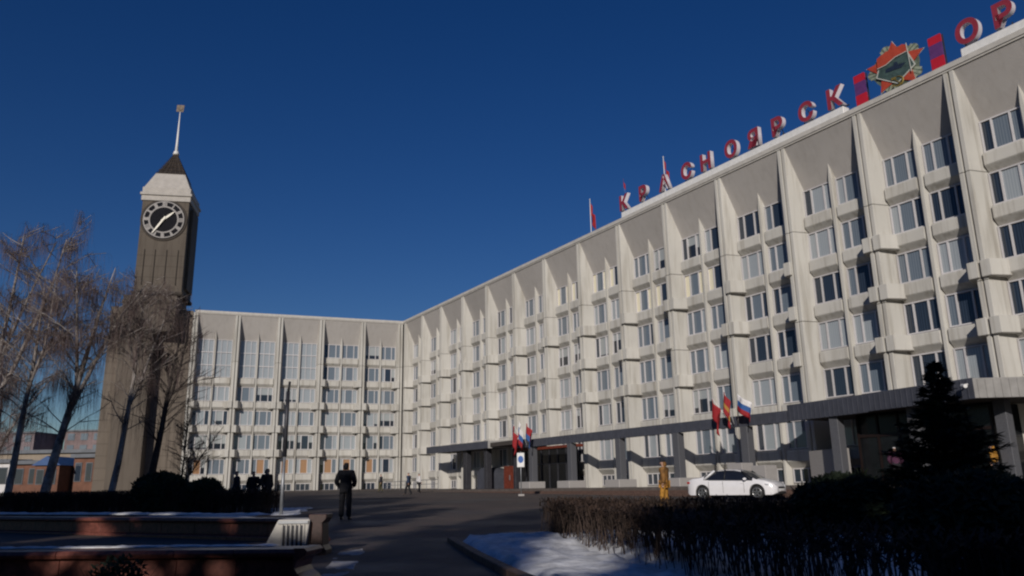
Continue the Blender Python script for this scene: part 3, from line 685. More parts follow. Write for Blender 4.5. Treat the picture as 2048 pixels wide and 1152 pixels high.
# ramp railing
rl = link('ramp_railing', None, None, MAIN_LOC, MAIN_RZ); tag(rl, 'low pale metal railing along the ramp left of the entrance porch', 'railing')
b_ = MB()
b_.tube([(9,-5.6,2.05),(23.5,-5.6,2.15)], .035, 6); b_.build('top_rail', M['steel'], rl)
b_ = MB(); b_.tube([(9,-5.6,1.65),(23.5,-5.6,1.7)], .025, 6); b_.build('lower_rail', M['steel'], rl)
for k in range(11):
    b_ = MB(); b_.tube([(9+k*1.45,-5.6,1.1),(9+k*1.45,-5.6,2.06+.007*k*1.4)], .03, 6); b_.build('post', M['steel'], rl)
# right porch
rp = link('entrance_porch', None, None, MAIN_LOC, MAIN_RZ); tag(rp, 'large dark flat-roofed main entrance porch behind the spruce at the right edge', 'porch')
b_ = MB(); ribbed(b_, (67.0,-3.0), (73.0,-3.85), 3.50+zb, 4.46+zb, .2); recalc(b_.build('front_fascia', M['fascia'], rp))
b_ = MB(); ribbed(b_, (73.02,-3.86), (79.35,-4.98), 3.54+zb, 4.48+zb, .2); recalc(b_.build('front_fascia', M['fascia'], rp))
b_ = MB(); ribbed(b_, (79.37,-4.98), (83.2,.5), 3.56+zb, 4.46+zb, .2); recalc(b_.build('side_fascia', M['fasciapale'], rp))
b_ = MB(); b_.prism_z([(67.1,-2.8),(73.0,-3.6),(79.2,-4.7),(82.9,.7),(67.1,.7)], 3.6+zb, 4.3+zb); b_.build('roof_slab', M['soffit'], rp)
b_ = MB()
b_.tube([(79.15,-5.06,4.2+zb),(79.15,-5.3,4.15+zb)], .04, 6); b_.tube([(79.0,-5.25,4.13+zb),(79.3,-5.5,4.08+zb)], .09, 8); b_.build('camera_fixture', M['white'], rp)
for x, y, mt in ((70.35,-3.0,'granitecol'),(79.0,-2.2,'granitecol'),(75.2,-3.2,'granitecol')):
    b_ = MB(); b_.box(x-.28,x+.28,y-.28,y+.28,1.08,3.6+zb); bevel(b_.build('column', M[mt], rp), .02, 1)
M['vestframe'] = mat('dark_brown_frame', (.014,.007,.006), .5, .1, 4)
ve = link('glazed_vestibule', None, None, MAIN_LOC, MAIN_RZ); tag(ve, 'dark glazed vestibule below the main entrance porch, behind the spruce', 'entrance')
b_ = MB(); b_.box(70.9,78.4,-2.0,.4,1.09,3.55+zb); b_.build('glass_wall', M['darkglass'], ve)
for k in range(7):
    b_ = MB(); x = 70.95+k*1.23; b_.box(x-.05,x+.05,-2.08,-2.003,1.09,3.5+zb); b_.build('mullion', M['vestframe'], ve)
b_ = MB(); b_.box(70.9,78.4,-2.07,-2.002,3.6,3.75); b_.build('transom', M['vestframe'], ve)
b_ = MB(); b_.prism_z([(66.3,-.6),(68.6,-1.6),(69.9,-1.9),(69.9,-1.6),(68.6,-1.2),(66.3,-.3)], 1.09, 3.1); b_.build('side_wall', M['granitepale'], ve)
# pedestal blocks beside the steps
for k, (x, y, s_) in enumerate(((64.2,-4.4,1.1),(65.9,-4.2,.95))):
    b_ = MB(); b_.box(-.55*s_,.55*s_,-.5,.5,0,1.25*s_); o = b_.build('stone_pedestal', M['granitepale']); bevel(o,.03,2); o.location = FW(x,y,1.08); o.rotation_euler = (0,0,MAIN_RZ)
    tag(o, ['pale stone pedestal behind the white car, nearer to the columns','smaller pale stone pedestal right of the other one, behind the white car'][k], 'pedestal', 'stone pedestals before the main entrance')

# flags on the fascia
def fan_flag(x, y, z, rz, tilt, bands, label, seed, grp, L=1.5, fl=(1.35,1.0), droop=.95):
    r = empty('flag', FW(x,y,z), MAIN_RZ+rz, label, 'flag', grp); v = Vector((tilt,-.45,1)).normalized()*L
    b = MB(); b.tube([(0,0,-.35),v], [.03,.02], 6); b.build('flagpole', M['white'], r, True)
    o = flag_mesh(fl[0], fl[1], bands, 1.3, droop, seed=seed).build('flag_cloth', [M[k] for k in bands], r, True); o.location = v*.97; o.rotation_euler = (0,R(8),R(-10 if tilt < 0 else 8))
    o.modifiers.new('thickness','SOLIDIFY').thickness = .012; return r
G1 = 'flags on the canopy beam above the white car'; G2 = 'flags on the canopy beam above the blue sign'
fan_flag(62.6,-3.2,4.0+zb,0,-.65,['flagred'],'plain red flag on a slanted pole above the white car, leftmost of its three',11,G1,1.8,(1.7,1.1),.75)
fan_flag(62.9,-3.25,4.0+zb,0,.05,['flagred','flagred','flaggold','flagred','flagred'],'red flag with yellow emblem above the white car, middle of its three',12,G1,1.9,(1.3,1.2),.9)
fan_flag(63.2,-3.2,4.0+zb,0,.55,['flagwhite','flagblue','flagred'],'white, blue and red flag above the white car, rightmost of its three',13,G1,1.75,(1.5,1.0),.45)
fan_flag(36.9,-3.2,4.0+zb,0,-.5,['flagred'],'plain red flag above the blue sign, leftmost of its three',14,G2,1.9,(1.5,1.4),.9)
fan_flag(37.3,-3.2,4.0+zb,0,.02,['flagwhite','flagblue','flagred'],'white, blue and red flag above the blue sign, middle of its three',15,G2,2.0,(1.2,1.4),1.0)
fan_flag(37.7,-3.2,4.0+zb,0,.5,['flagred','flagblue'],'red and blue flag above the blue sign, rightmost of its three',16,G2,1.9,(1.5,1.2),.7)

# ------------------------------------------------------------------ people
def skin_mesh(name, V, Ed, rad, mt, parent, sub=2):
    me = bpy.data.meshes.new(name); me.from_pydata(V, Ed, []); o = bpy.data.objects.new(name, me); COL.objects.link(o)
    md = o.modifiers.new('skin','SKIN'); md.use_smooth_shade = True
    lay = me.skin_vertices[0].data
    for i, r_ in enumerate(rad): lay[i].radius = r_ if isinstance(r_, tuple) else (r_, r_)
    lay[0].use_root = True
    sb = o.modifiers.new('sub','SUBSURF'); sb.levels = sub; sb.render_levels = sub
    bpy.context.view_layer.update()
    nm = bpy.data.meshes.new_from_object(o.evaluated_get(bpy.context.evaluated_depsgraph_get())); bpy.data.objects.remove(o); bpy.data.meshes.remove(me)
    nm.materials.clear(); nm.materials.append(mt); nm.name = name
    for p in nm.polygons: p.use_smooth = True
    return link(name, nm, parent)
def person(loc, rz, label, H=1.76, coat='black', legs='black', hat=None, hair='hair', stride=0.0, arms='pockets', grp=None, long_coat=False, sub=2):
    """built facing local +Y"""
    k = H/1.76; r = empty('person', loc, rz, label, 'person', grp)
    s = stride
    hipL, hipR = (-.10,0,.92), (.10,0,.92)
    knL, knR = (-.115,.16*s+.02,.50), (.115,-.02*s+.02,.50)
    anL, anR = (-.125,.26*s,.09), (.125,-.26*s,.09+.03*abs(s))
    toL, toR = (-.14,.26*s+.19,.035), (.14,-.26*s+.19,.035)
    shL, shR = (-.195,-.01,1.43), (.195,-.01,1.43)
    if arms == 'pockets': elL, elR = (-.30,-.06,1.15), (.31,-.06,1.16); haL, haR = (-.22,.12,.98), (.22,.12,.98)
    elif arms == 'raised': elL, elR = (-.32,-.02,1.17), (.30,.20,1.26); haL, haR = (-.34,.1,.93), (.16,.36,1.42)
    else: elL, elR = (-.25,-.05-.08*s,1.14), (.25,-.05+.08*s,1.14); haL, haR = (-.26,.04-.2*s,.88), (.26,.04+.2*s,.88)
    sc = lambda P: tuple(c*k for c in P)
    # body: one continuous surface
    V = [(0,0,.95),(0,.0,1.12),(0,-.01,1.30),(0,-.01,1.45),(0,0,1.53),(0,.015,1.62),(0,.02,1.72), hipL,knL,anL,toL,hipR,knR,anR,toR, shL,elL,haL, shR,elR,haR]
    Ed = [(0,1),(1,2),(2,3),(3,4),(4,5),(5,6),(0,7),(7,8),(8,9),(9,10),(0,11),(11,12),(12,13),(13,14),(3,15),(15,16),(16,17),(3,18),(18,19),(19,20)]
    rad = [(.13,.10),(.125,.095),(.15,.105),(.12,.09),.052,(.078,.092),(.07,.082),.085,.055,.034,.028,.085,.055,.034,.028,.062,.043,.034,.062,.043,.034]
    skin_mesh('body', [sc(v) for v in V], Ed, [tuple(c*k for c in (q if isinstance(q,tuple) else (q,q))) for q in rad], M['skin'], r, sub)
    # jacket
    zj = .70 if long_coat else .86
    V = [(0,0,1.12),(0,-.01,1.30),(0,-.01,1.44),(0,0,1.50),(0,0,zj),(0,0,.98), shL,elL,tuple(a+(b-a)*.85 for a,b in zip(elL,haL)), shR,elR,tuple(a+(b-a)*.85 for a,b in zip(elR,haR))]
    Ed = [(0,1),(1,2),(2,3),(0,5),(5,4),(2,6),(6,7),(7,8),(2,9),(9,10),(10,11)]
    rad = [(.20,.15),(.225,.16),(.17,.13),(.088,.088),(.215,.16),(.20,.15),.105,.086,.068,.105,.086,.068]
    skin_mesh('jacket', [sc(v) for v in V], Ed, [tuple(c*k for c in (q if isinstance(q,tuple) else (q,q))) for q in rad], M[coat], r, sub)
    V = [(0,0,.93),hipL,knL,(anL[0],anL[1],anL[2]-.02),hipR,knR,(anR[0],anR[1],anR[2]-.02)]
    skin_mesh('trousers', [sc(v) for v in V], [(0,1),(1,2),(2,3),(0,4),(4,5),(5,6)], [tuple(c*k for c in q) for q in ((.165,.13),(.112,.12),(.088,.09),(.075,.085),(.112,.12),(.088,.09),(.075,.085))], M[legs], r, sub)
    for a, t in ((anL,toL),(anR,toR)):
        V = [(a[0],a[1]-.05,.05+a[2]-.09),(a[0],a[1]+.05,.055+a[2]-.09),(t[0],t[1],.04)]
        skin_mesh('boot', [sc(v) for v in V], [(0,1),(1,2)], [(.05*k,.05*k),(.052*k,.05*k),(.042*k,.034*k)], M['blackpl'], r, 1)
    # face: nose and ears, then hair or hat
    b = MB(); b.tube([sc((0,.10,1.665)), sc((0,.128,1.625))], [.010*k,.020*k], 6); b.build('nose', M['skin'], r, True)
    if hat: skin_mesh('knitted_hat', [sc((0,-.005,1.655)), sc((0,0,1.745))], [(0,1)], [(.098*k,.112*k),(.078*k,.088*k)], M[hat], r, 2)
    if hat == 'black':   # padded hood behind the neck
        skin_mesh('hood', [sc((0,-.055,1.50)), sc((0,-.06,1.62)), sc((0,-.03,1.70))], [(0,1),(1,2)], [(.10*k,.07*k),(.10*k,.075*k),(.085*k,.07*k)], M[coat], r, 2)
    if not hat: skin_mesh('hair', [sc((0,-.02,1.66)), sc((0,-.005,1.735))], [(0,1)], [(.09*k,.098*k),(.076*k,.086*k)], M[hair], r, 2)
    if arms != 'x':
        for h_, el in ((haL,elL),(haR,elR)):
            if arms == 'pockets': continue
            for q in range(4):    # four fingers and a thumb beyond the cuff
                dx = (q-1.5)*.018; b = MB()
                L_ = (.075,.085,.08,.065)[q]
                b.tube([sc((h_[0],h_[1]+dx,h_[2]-.02)), sc((h_[0],h_[1]+dx+.004,h_[2]-.02-L_*.6)), sc((h_[0]+.012*(-1 if h_[0]>0 else 1),h_[1]+dx+.006,h_[2]-.02-L_))], [.010*k,.009*k,.007*k], 5); b.build('finger', M['skin'], r, True)
            b = MB(); b.tube([sc((h_[0],h_[1]+.025,h_[2]+.01)), sc((h_[0],h_[1]+.055,h_[2]-.03))], [.012*k,.009*k], 5); b.build('thumb', M['skin'], r, True)
    return r
def gp(x, y): return (x, y, gz(x,y))
person(gp(-5.62,26.8), R(-8), 'man in black padded jacket seen from behind on the path, hands in his pockets', 1.86, 'black', 'black', hat='black', sub=2)
GP = 'three dark figures standing together before the wing'
person(gp(-12.3,35.6), R(120), 'left figure of the three standing together in front of the wing, dark hood', 1.75, 'darkcloth', 'darkcloth', hat='darkcloth', grp=GP)
person(gp(-11.65,35.9), R(170), 'middle figure of the three standing together in front of the wing', 1.73, 'black', 'black', hat='hair', grp=GP)
person(gp(-10.95,35.6), R(-120), 'right and slimmest figure of the three standing together in front of the wing', 1.84, 'black', 'black', hat='black', grp=GP)
person(gp(-8.5,64.3), R(70), 'walker in a blue jacket striding past the corner of the buildings', 1.74, 'bluecloth', 'black', hat='darkcloth', stride=.9, arms='down')
person(gp(-8.9,74.6), R(-60), 'walker in a white jacket and dark trousers near the corner', 1.72, 'whitecloth', 'black', hat='hair', stride=.5, arms='down')
person(gp(-13.4,80.5), R(80), 'distant walker in dark jacket and olive trousers at the foot of the wing', 1.75, 'darkcloth', 'olive', hat='hair', stride=.6, arms='down')
person(gp(5.45,29.6), R(60), 'worker in an orange overall and black hat between the hedge and the columns', 1.80, 'ochre', 'orange', hat='black', stride=.35, arms='down', long_coat=True)
person(gp(-16.2,35.5), R(30), 'dark figure with covered head half hidden behind the left round bush', 1.7, 'black', 'black', hat='black')
person(FW(76.5,-7.2,1.08), R(-20), 'person in a plum coat and white hat in front of the main entrance', 1.72, 'purplecloth', 'black', hat='whitecloth')
person(FW(78.6,-2.9,1.08), R(40), 'person in an orange vest under the main entrance porch at the right edge', 1.75, 'orange', 'darkcloth', hat='black', arms='down')

# ------------------------------------------------------------------ white car
def build_car():
    car = empty('parked_car', (11.05, 40.6, gz(0,40.6)), R(-38), 'white sedan with dark tinted windows parked before the canopy columns', 'car')
    # local: x forward, nose at +2.3
    def prof(x):   # belt height, top height, half width, top half width
        L = [(-2.30,.70,.80,.66,.52),(-2.22,.86,.98,.76,.60),(-1.95,.95,1.06,.86,.66),(-1.62,.95,1.10,.89,.68),(-1.30,.95,1.22,.90,.64),(-1.0,.94,1.33,.90,.62),(-.65,.93,1.42,.90,.62),(-.2,.92,1.455,.90,.62),(.25,.91,1.44,.90,.62),
             (.6,.90,1.37,.90,.62),(.9,.90,1.24,.90,.64),(1.15,.89,1.10,.90,.68),(1.38,.87,.985,.89,.74),(1.7,.83,.93,.87,.74),(2.0,.76,.86,.83,.68),(2.2,.66,.76,.74,.58),(2.3,.54,.60,.60,.46)]
        for a, b in zip(L[:-1], L[1:]):
            if a[0] <= x <= b[0]:
                t = (x-a[0])/(b[0]-a[0]); return [a[i]+(b[i]-a[i])*t for i in range(1,5)]
        return L[-1][1:]
    WX = (-1.42, 1.40); WR_ = .335
    xs = sorted(set([-2.30,-2.26,-2.2,-2.1,-1.0,-.9,-.65,-.4,-.2,0,.25,.5,.6,.75,.9,2.1,2.2,2.26,2.30] + [round(w+(WR_+.05)*math.sin(R(a)),3) for w in WX for a in range(-90,91,15)] + [-1.95,-1.0,1.0]))
    b = MB(); rings = []
    for x in xs:
        belt, top, w, wt = prof(x); low = .20 if abs(x) < 2.1 else .20 + (abs(x)-2.1)*.5
        arch = low
        for wx in WX:
            dd = (WR_+.05)**2 - (x-wx)**2
            if dd > 0: arch = max(arch, .33 + math.sqrt(dd))
        half = [(w*.90, low if arch == low else arch), (w*.985, max(arch, low)+.02), (w, max(arch+.03, belt-.38)), (w*.995, max(arch+.05, belt-.16)), (w*.96, max(arch+.07, belt)), ((w*.96+wt)/2+.03, (belt+top)/2+.02), (wt+.02, top-.05), (wt*.85, top-.008), (wt*.4, top+.01)]
        ring = [(x, y, z) for y, z in half] + [(x, -y, z) for y, z in half[::-1]]
        rings.append(ring)
    n_ = len(rings[0])
    for k in range(len(rings)-1):
        xm = (xs[k]+xs[k+1])/2
        base = len(b.v)
        for q in rings[k]+rings[k+1]: b.v.append(q)
        for i in range(n_-1):
            mi = 0
            if -1.28 < xm < 1.2 and i in (4,5,n_-6,n_-7): mi = 1
            b.f.append((base+i, base+i+1, base+n_+i+1, base+n_+i)); b.m.append(mi)
            if i in (6,7,8,9,10) and (0.62 < xm < 1.36 or -1.6 < xm < -.72): b.m[-1] = 1
        b.f.append((base+n_-1, base, base+n_, base+2*n_-1)); b.m.append(2)
    b.f.append(tuple(range(n_))); b.m.append(0)
    L_ = len(b.v)-n_; b.f.append(tuple(L_+i for i in range(n_))); b.m.append(0)
    me = bpy.data.meshes.new('body'); me.from_pydata(b.v, [], b.f)
    for k in ('carwhite','carglass','blackpl'): me.materials.append(M[k])
    me.polygons.foreach_set('material_index', b.m); me.update()
    bm = bmesh.new(); bm.from_mesh(me); bmesh.ops.remove_doubles(bm, verts=bm.verts, dist=.0005); bmesh.ops.recalc_face_normals(bm, faces=bm.faces)
    glass = [f for f in bm.faces if f.material_index == 1]
    bm2 = bm.copy(); bmesh.ops.delete(bm2, geom=[f for f in bm2.faces if f.material_index != 1], context='FACES')
    bmesh.ops.delete(bm, geom=glass, context='FACES')
    for f in list(bm.faces)+list(bm2.faces): f.smooth = True
    bm.to_mesh(me); gm = bpy.data.meshes.new('windows'); bm2.to_mesh(gm); bm.free(); bm2.free()
    bo = link('body', me, car); go = link('window', gm, car)
    gm.materials.append(M['carglass'])
    gm.polygons.foreach_set('material_index', [0]*len(gm.polygons))
    es = bo.modifiers.new('edge', 'EDGE_SPLIT'); es.split_angle = R(38)
    # pillars
    for s in (1,-1):
        for (x0,z0,x1,z1,w_) in ((-1.30,.97,-.78,1.40,.06),(-.22,.93,-.22,1.43,.035),(.62,1.37,1.16,.93,.03)):
            yb = .89; yt = .645
            f0 = (z0-.93)/.5; f1 = (z1-.93)/.5
            p = MB(); p.tube([(x0, s*(yb*(1-f0)*.97+yt*f0)+s*.012, z0), (x1, s*(yb*(1-f1)*.97+yt*f1)+s*.012, z1)], w_, 5); p.build('pillar', M['carwhite'] if w_ > .05 else M['blackpl'], car, True)
        p = MB(); p.tube([(-1.05,s*.885,.945),(-.2,s*.89,.93),(.95,s*.89,.905)], .012, 4); p.build('window_trim', M['rim'], car)
        for x in (-.25,.85):
            p = MB(); p.box(x-.22, x-.06, s*.905-.012, s*.905+.012, .76, .79); p.build('door_handle', M['carwhite'], car)
        for x in (-.3,.78,-1.05):
            p = MB(); p.box(x-.006, x+.006, s*.899-.008, s*.899+.008, .33, .88); p.build('door_seam', M['blackpl'], car)
        mr = MB(); mr.loft([[(.82+dx*(.5+.5*c), s*yy + 0, .97+.07*sn*q) for c, sn in [(math.cos(R(a)), math.sin(R(a))) for a in range(0,360,45)]] for yy, dx, q in ((.90,.08,.5),(.97,.16,1.0),(1.07,.14,.9),(1.1,.06,.4))]); recalc(mr.build('wing_mirror', M['carwhite'], car, True))
        hl = MB(); hl.add([(2.16,s*.50,.60),(2.02,s*.80,.63),(1.86,s*.845,.70),(2.0,s*.80,.735),(2.2,s*.52,.68),(2.05,s*.48,.60)], [(0,1,2,3,4)]); 
        hl = MB(); hl.loft([[(2.245,s*.44,.60),(2.255,s*.44,.67),(2.15,s*.44,.69),(2.1,s*.44,.6)], [(2.13,s*.70,.61),(2.12,s*.70,.70),(2.0,s*.68,.72),(2.0,s*.68,.62)], [(1.86,s*.865,.68),(1.85,s*.865,.74),(1.78,s*.83,.74),(1.78,s*.83,.69)]]); recalc(hl.build('headlight', M['lens'], car, True))
        tl = MB(); tl.box(-2.275,-2.12, min(s*.50,s*.80), max(s*.50,s*.80), .78,.88); bevel(tl.build('tail_light', M['redlens'], car), .02, 2)
        fg = MB(); fg.box(2.14,2.235,min(s*.42,s*.66),max(s*.42,s*.66),.30,.42); bevel(fg.build('fog_lamp_recess', M['blackpl'], car), .02, 2)
    gr = MB(); gr.box(2.20,2.31,-.42,.42,.50,.60); bevel(gr.build('grille', M['blackpl'], car), .02, 2)
    gr = MB(); gr.box(2.18,2.32,-.52,.52,.24,.36); bevel(gr.build('lower_grille', M['blackpl'], car), .02, 2)
    pl = MB(); pl.box(2.315,2.33,-.26,.26,.40,.50); pl.build('number_plate', M['white'], car)
    ub = MB(); ub.box(-2.1,2.1,-.70,.70,.18,.62); ub.build('underbody', M['blackpl'], car)
    for x in WX:
        for s in (1,-1):
            wh = MB(); y0, y1 = s*.66, s*.885
            rg = []
            for yy, r_ in ((s*.66,.29),(s*.67,.33),(s*.70,.335),(s*.85,.335),(s*.885,.32),(s*.888,.25)): rg.append([(x+r_*math.cos(R(a)), yy, .335+r_*math.sin(R(a))) for a in range(0,360,15)])
            wh.loft(rg); wo_ = recalc(wh.build('wheel', M['tyre'], car, True))
            rm = MB(); rm.loft([[(x+r_*math.cos(R(a)), s*yy, .335+r_*math.sin(R(a))) for a in range(0,360,20)] for yy, r_ in ((.86,.235),(.889,.235),(.892,.20),(.862,.19))]); recalc(rm.build('rim', M['rim'], wo_, True))
            for q in range(5):
                a = R(q*72+18); sp_ = MB(); c, sn = math.cos(a), math.sin(a)
                P = [(-.03,.03),(.03,.03),(.022,.21),(-.022,.21)]
                pts = [(x + sn*u + c*v, .335 + -c*u*1 + sn*v) for u, v in P]
                sp_.prism_y(pts, s*.889-.012, s*.889+.012); recalc(sp_.build('spoke', M['rim'], wo_))
    return car
build_car()

# ------------------------------------------------------------------ sign, post
sgn = empty('information_sign', gp(.39,55.0), 0, 'white plate with a blue symbol on a thin post before the porch', 'sign')
b_ = MB(); b_.tube([(0,0,0),(0,0,2.95)], .035, 8); b_.build('post', M['steel'], sgn, True)
b_ = MB(); b_.box(-.25,.25,-.09,-.05,1.9,2.86); bevel(b_.build('plate', M['white'], sgn), .02, 2)
b_ = MB(); b_.prism_y([(.19*math.cos(R(a)), 2.42+.24*math.sin(R(a))) for a in range(0,360,15)], -.10, -.089); recalc(b_.build('blue_symbol', M['signblue'], sgn))
b_ = MB(); b_.box(-.2,.2,-.2,.2,0,.12); b_.build('post_foot', M['granitepale'], sgn)
lp_ = empty('lamp_post', gp(-9.05,31.4), 0, 'tall thin grey post with a dark sleeve before the wing', 'lamp post')
b_ = MB(); b_.tube([(0,0,-.1),(.02,0,2.2)], [.07,.055], 10); b_.build('pole', M['steel'], lp_, True)
b_ = MB(); b_.tube([(.02,0,2.2),(.03,0,4.75)], [.085,.075], 10); b_.build('dark_sleeve', M['darksteel'], lp_, True)
b_ = MB(); b_.tube([(.03,0,4.7),(.08,0,5.15)], [.055,.05], 8); b_.tube([(-.02,0,3.0),(-.16,0,3.1)], .03, 6); b_.build('lamp_head', M['blackpl'], lp_, True)

# ------------------------------------------------------------------ red granite parapets in the left foreground
def granite_wall(x0, y0, x1, y1, z0, h, nm, label, caps=(.10,.07), n_b=8):
    a = Vector((x0,y0)); b = Vector((x1,y1)); L = (b-a).length; rz = math.atan2(y1-y0, x1-x0)
    r = empty('granite_parapet', (x0,y0,z0), rz, label, 'parapet', 'red granite parapets in the left foreground')
    sl = L/n_b
    for k in range(n_b):
        q = MB(); q.prism_x([(.02,.10),(.02,h-.10),(.46,h-.10),(.46,.10)], k*sl+.004, (k+1)*sl-.004); bevel(q.build('facing_slab', M['red_granite'], r), .006, 1)
        q = MB(); q.prism_x([(-.07,h-.10),(-.09,h-.05),(-.06,h),(.54,h),(.57,h-.05),(.55,h-.10)], k*sl+.003, (k+1)*sl-.003); bevel(q.build('coping_stone', M['redgr2'], r), .008, 1)
        q = MB(); q.prism_x([(-.05,-.3),(-.05,.06),(.0,.10),(.48,.10),(.53,.06),(.53,-.3)], k*sl+.003, (k+1)*sl-.003); bevel(q.build('plinth_stone', M['redgr2'], r), .006, 1)
    # moulded end pier
    e = MB(); prof = [(.0,-.3),(.16,-.3),(.16,.0),(.10,.08),(.02,.14),(-.02,.20),(.0,.28),(.04,h-.12),(.12,h-.08),(.14,h-.03),(.10,h+.01),(-.05,h+.01)]
    rings = [[(L-.02, -.08-max(0,p[0])*.0, p[1]), (L+.02+p[0], -.08, p[1]), (L+.02+p[0], .56, p[1]), (L-.02, .56, p[1])] for p in sorted([(max(-.04,q[0]),q[1]) for q in prof], key=lambda t: t[1])]
    e.loft(rings); recalc(e.build('end_pier', M['redgr2'], r)); return r
granite_wall(-9.4,11.35,-2.86,10.75,.12,.44,'', 'nearest red granite parapet running along the bottom left edge')
granite_wall(-17.0,24.6,-4.5,17.6,.24,.46,'', 'second red granite parapet farther back, partly in shade, ending at the dark pier', n_b=12)
def snow_strip(pts, z, label, seed=0, h=.05, name='snow_strip'):
    mb = MB(); rr = random.Random(seed); n1 = 60
    a = Vector(pts[0]); b = Vector(pts[1]); d = (b-a); L = d.length; d.normalize(); nr = Vector((-d.y, d.x)); w_ = pts[2]
    rings = []
    for i in range(n1+1):
        c = a + d*L*i/n1; hh = h*(.5+.7*rr.random())*(1 if 0 < i < n1 else .1); w2 = w_*(.8+.4*rr.random())
        rings.append([(c.x-nr.x*w2, c.y-nr.y*w2, z), (c.x-nr.x*w2*.6, c.y-nr.y*w2*.6, z+hh*.8), (c.x+nr.x*w2*.5, c.y+nr.y*w2*.5, z+hh), (c.x+nr.x*w2, c.y+nr.y*w2, z)])
    mb.loft(rings); o = recalc(mb.build(name, M['snow'], None, True)); o['kind'] = 'stuff'; tag(o, label, 'snow'); return o
snow_strip(((-9.2,11.85),(-3.3,11.32),.13), .565, 'thin snow strip lying on the nearest granite parapet', 1, .022)
snow_strip(((-17,26.3),(-6.2,20.2),.35), .72, 'snow lying along the back of the second granite parapet', 2, .05)
# white barred box between the two parapets
bx = empty('vent_box', gp(-4.02,14.5), R(3), 'white slanted box with dark barred opening between the granite parapets', 'vent box')
b_ = MB(); b_.prism_y([(-.50,0),(.28,0),(.36,.62),(-.20,.62)], 0, .7); bevel(recalc(b_.build('casing', M['cap'], bx)), .02, 2)
b_ = MB(); b_.box(-.12,.26,-.006,.02,.16,.52); b_.build('opening', M['darksteel'], bx)
for k in range(6):
    b_ = MB(); x = -.12+.076*k; b_.box(x-.014,x+.014,-.03,-.007,.14,.54); b_.build('bar', M['cap'], bx)
b_ = MB(); b_.box(-.2,.33,-.03,.0,.55,.60); b_.build('rail', M['steel'], bx)
# dark pier at the end
b_ = MB(); b_.loft([[( -.11-a,-.2,z),(.11+a,-.2,z),(.11+a,.3,z),(-.11-a,.3,z)] for z, a in ((-.1,.06),(.08,.06),(.16,.0),(.55,-.02),(.62,.05),(.70,.05))]); o = b_.build('granite_pier', M['darkgranite']); o.location = gp(-3.55,14.8); bevel(o,.01,1)
tag(o, 'small dark red granite pier right of the white vent box', 'pier')

# ------------------------------------------------------------------ snow patches and kerb
def snow_patch(outline, label, z=0.0, h=.1, seed=0, name='snow_bank', mt='snow'):
    me = bpy.data.meshes.new(name); bm = bmesh.new()
    bot = [bm.verts.new((x,y,gz(x,y)-.02+z)) for x,y in outline]; f = bm.faces.new(bot)
    bmesh.ops.triangulate(bm, faces=[f]); bmesh.ops.subdivide_edges(bm, edges=bm.edges, cuts=1, use_grid_fill=True)
    for _ in range(3): bmesh.ops.subdivide_edges(bm, edges=bm.edges, cuts=1, use_grid_fill=True)
    for v in bm.verts:
        if not v.is_boundary:
            dmin = min((Vector((a[0],a[1]))-Vector((v.co.x,v.co.y))).length for a in outline)
            v.co.z += h*min(1, .35+.5*dmin)*(.75+.6*noise.noise(Vector((v.co.x*1.3+seed, v.co.y*1.3, 0)))+.35*noise.noise(Vector((v.co.x*5, v.co.y*5, seed))))
        else:
            n_ = noise.noise(Vector((v.co.x*.9+seed, v.co.y*.9, 3)))*.22; v.co.x += n_; v.co.y += n_
    for f in bm.faces: f.smooth = True
    bm.to_mesh(me); bm.free(); me.materials.append(M[mt]); o = link(name, me); o['kind'] = 'stuff'; tag(o, label, 'snow'); return o
snow_patch([(-1.15,17.0),(-1.0,18.2),(.3,18.6),(.95,18.6),(1.0,16.5),(1.35,13.8),(1.95,10.9),(2.4,7.5),(3.2,4.6),(1.5,4.4),(1.0,8.0),(.15,11.0),(-.45,13.6)], 'bluish snow bank lying beside the path under the right hedge', 0.02, .16, 1)
snow_patch([(.95,18.7),(6.2,16.4),(10,14.2),(10,6),(6.5,4.5),(2.9,5.2),(1.9,10.5),(1.25,15)], 'shaded snow covering the bed between the right hedges', 0.03, .16, 2)
snow_patch([(-9.4,31.2),(-11.6,38),(-9.6,38.6),(-8.4,31.0)], 'blue shaded snow patch behind the vent box by the post', 0.01, .12, 3)
snow_patch([(-23,29.5),(-9.2,29.2),(-9.5,31.0),(-23.2,32.4)], 'strip of shaded snow between the left hedge and the granite parapet', 0.0, .08, 4)
snow_patch([(-3.2,14.4),(-3.35,15.8),(-2.95,16.0),(-2.65,14.0),(-2.25,11.4),(-2.2,9),(-2.6,9.1),(-2.8,12)], 'trampled dirty snow strip at the foot of the parapet ends', 0.015, .012, 5, mt='sootsnow')
# granite kerb edging the snow bank
kb = empty('kerb', (0,0,0), 0); kb['kind'] = 'structure'; kb.name = 'kerb'
P = [(-1.35,17.0),(-.65,13.6),(-.05,11.0),(.8,8.0),(1.35,4.4)]
for a, b in zip(P[:-1], P[1:]):
    A = Vector(a); B = Vector(b); L = (B-A).length; nseg = max(1, round(L/1.0)); d = (B-A).normalized(); nr = Vector((-d.y,d.x))
    for k in range(nseg):
        p0 = A + d*(L*k/nseg+.01); p1 = A + d*(L*(k+1)/nseg-.01); q = MB()
        q.add([(v.x+nr.x*s, v.y+nr.y*s, gz(0,v.y)+z) for z in (-.1,.10) for v, s in ((p0,.08),(p0,-.08),(p1,-.08),(p1,.08))], [(0,3,2,1),(4,5,6,7),(0,1,5,4),(1,2,6,5),(2,3,7,6),(3,0,4,7)])
        bevel(recalc(q.build('kerb_stone', M['brownstep'], kb)), .01, 1)

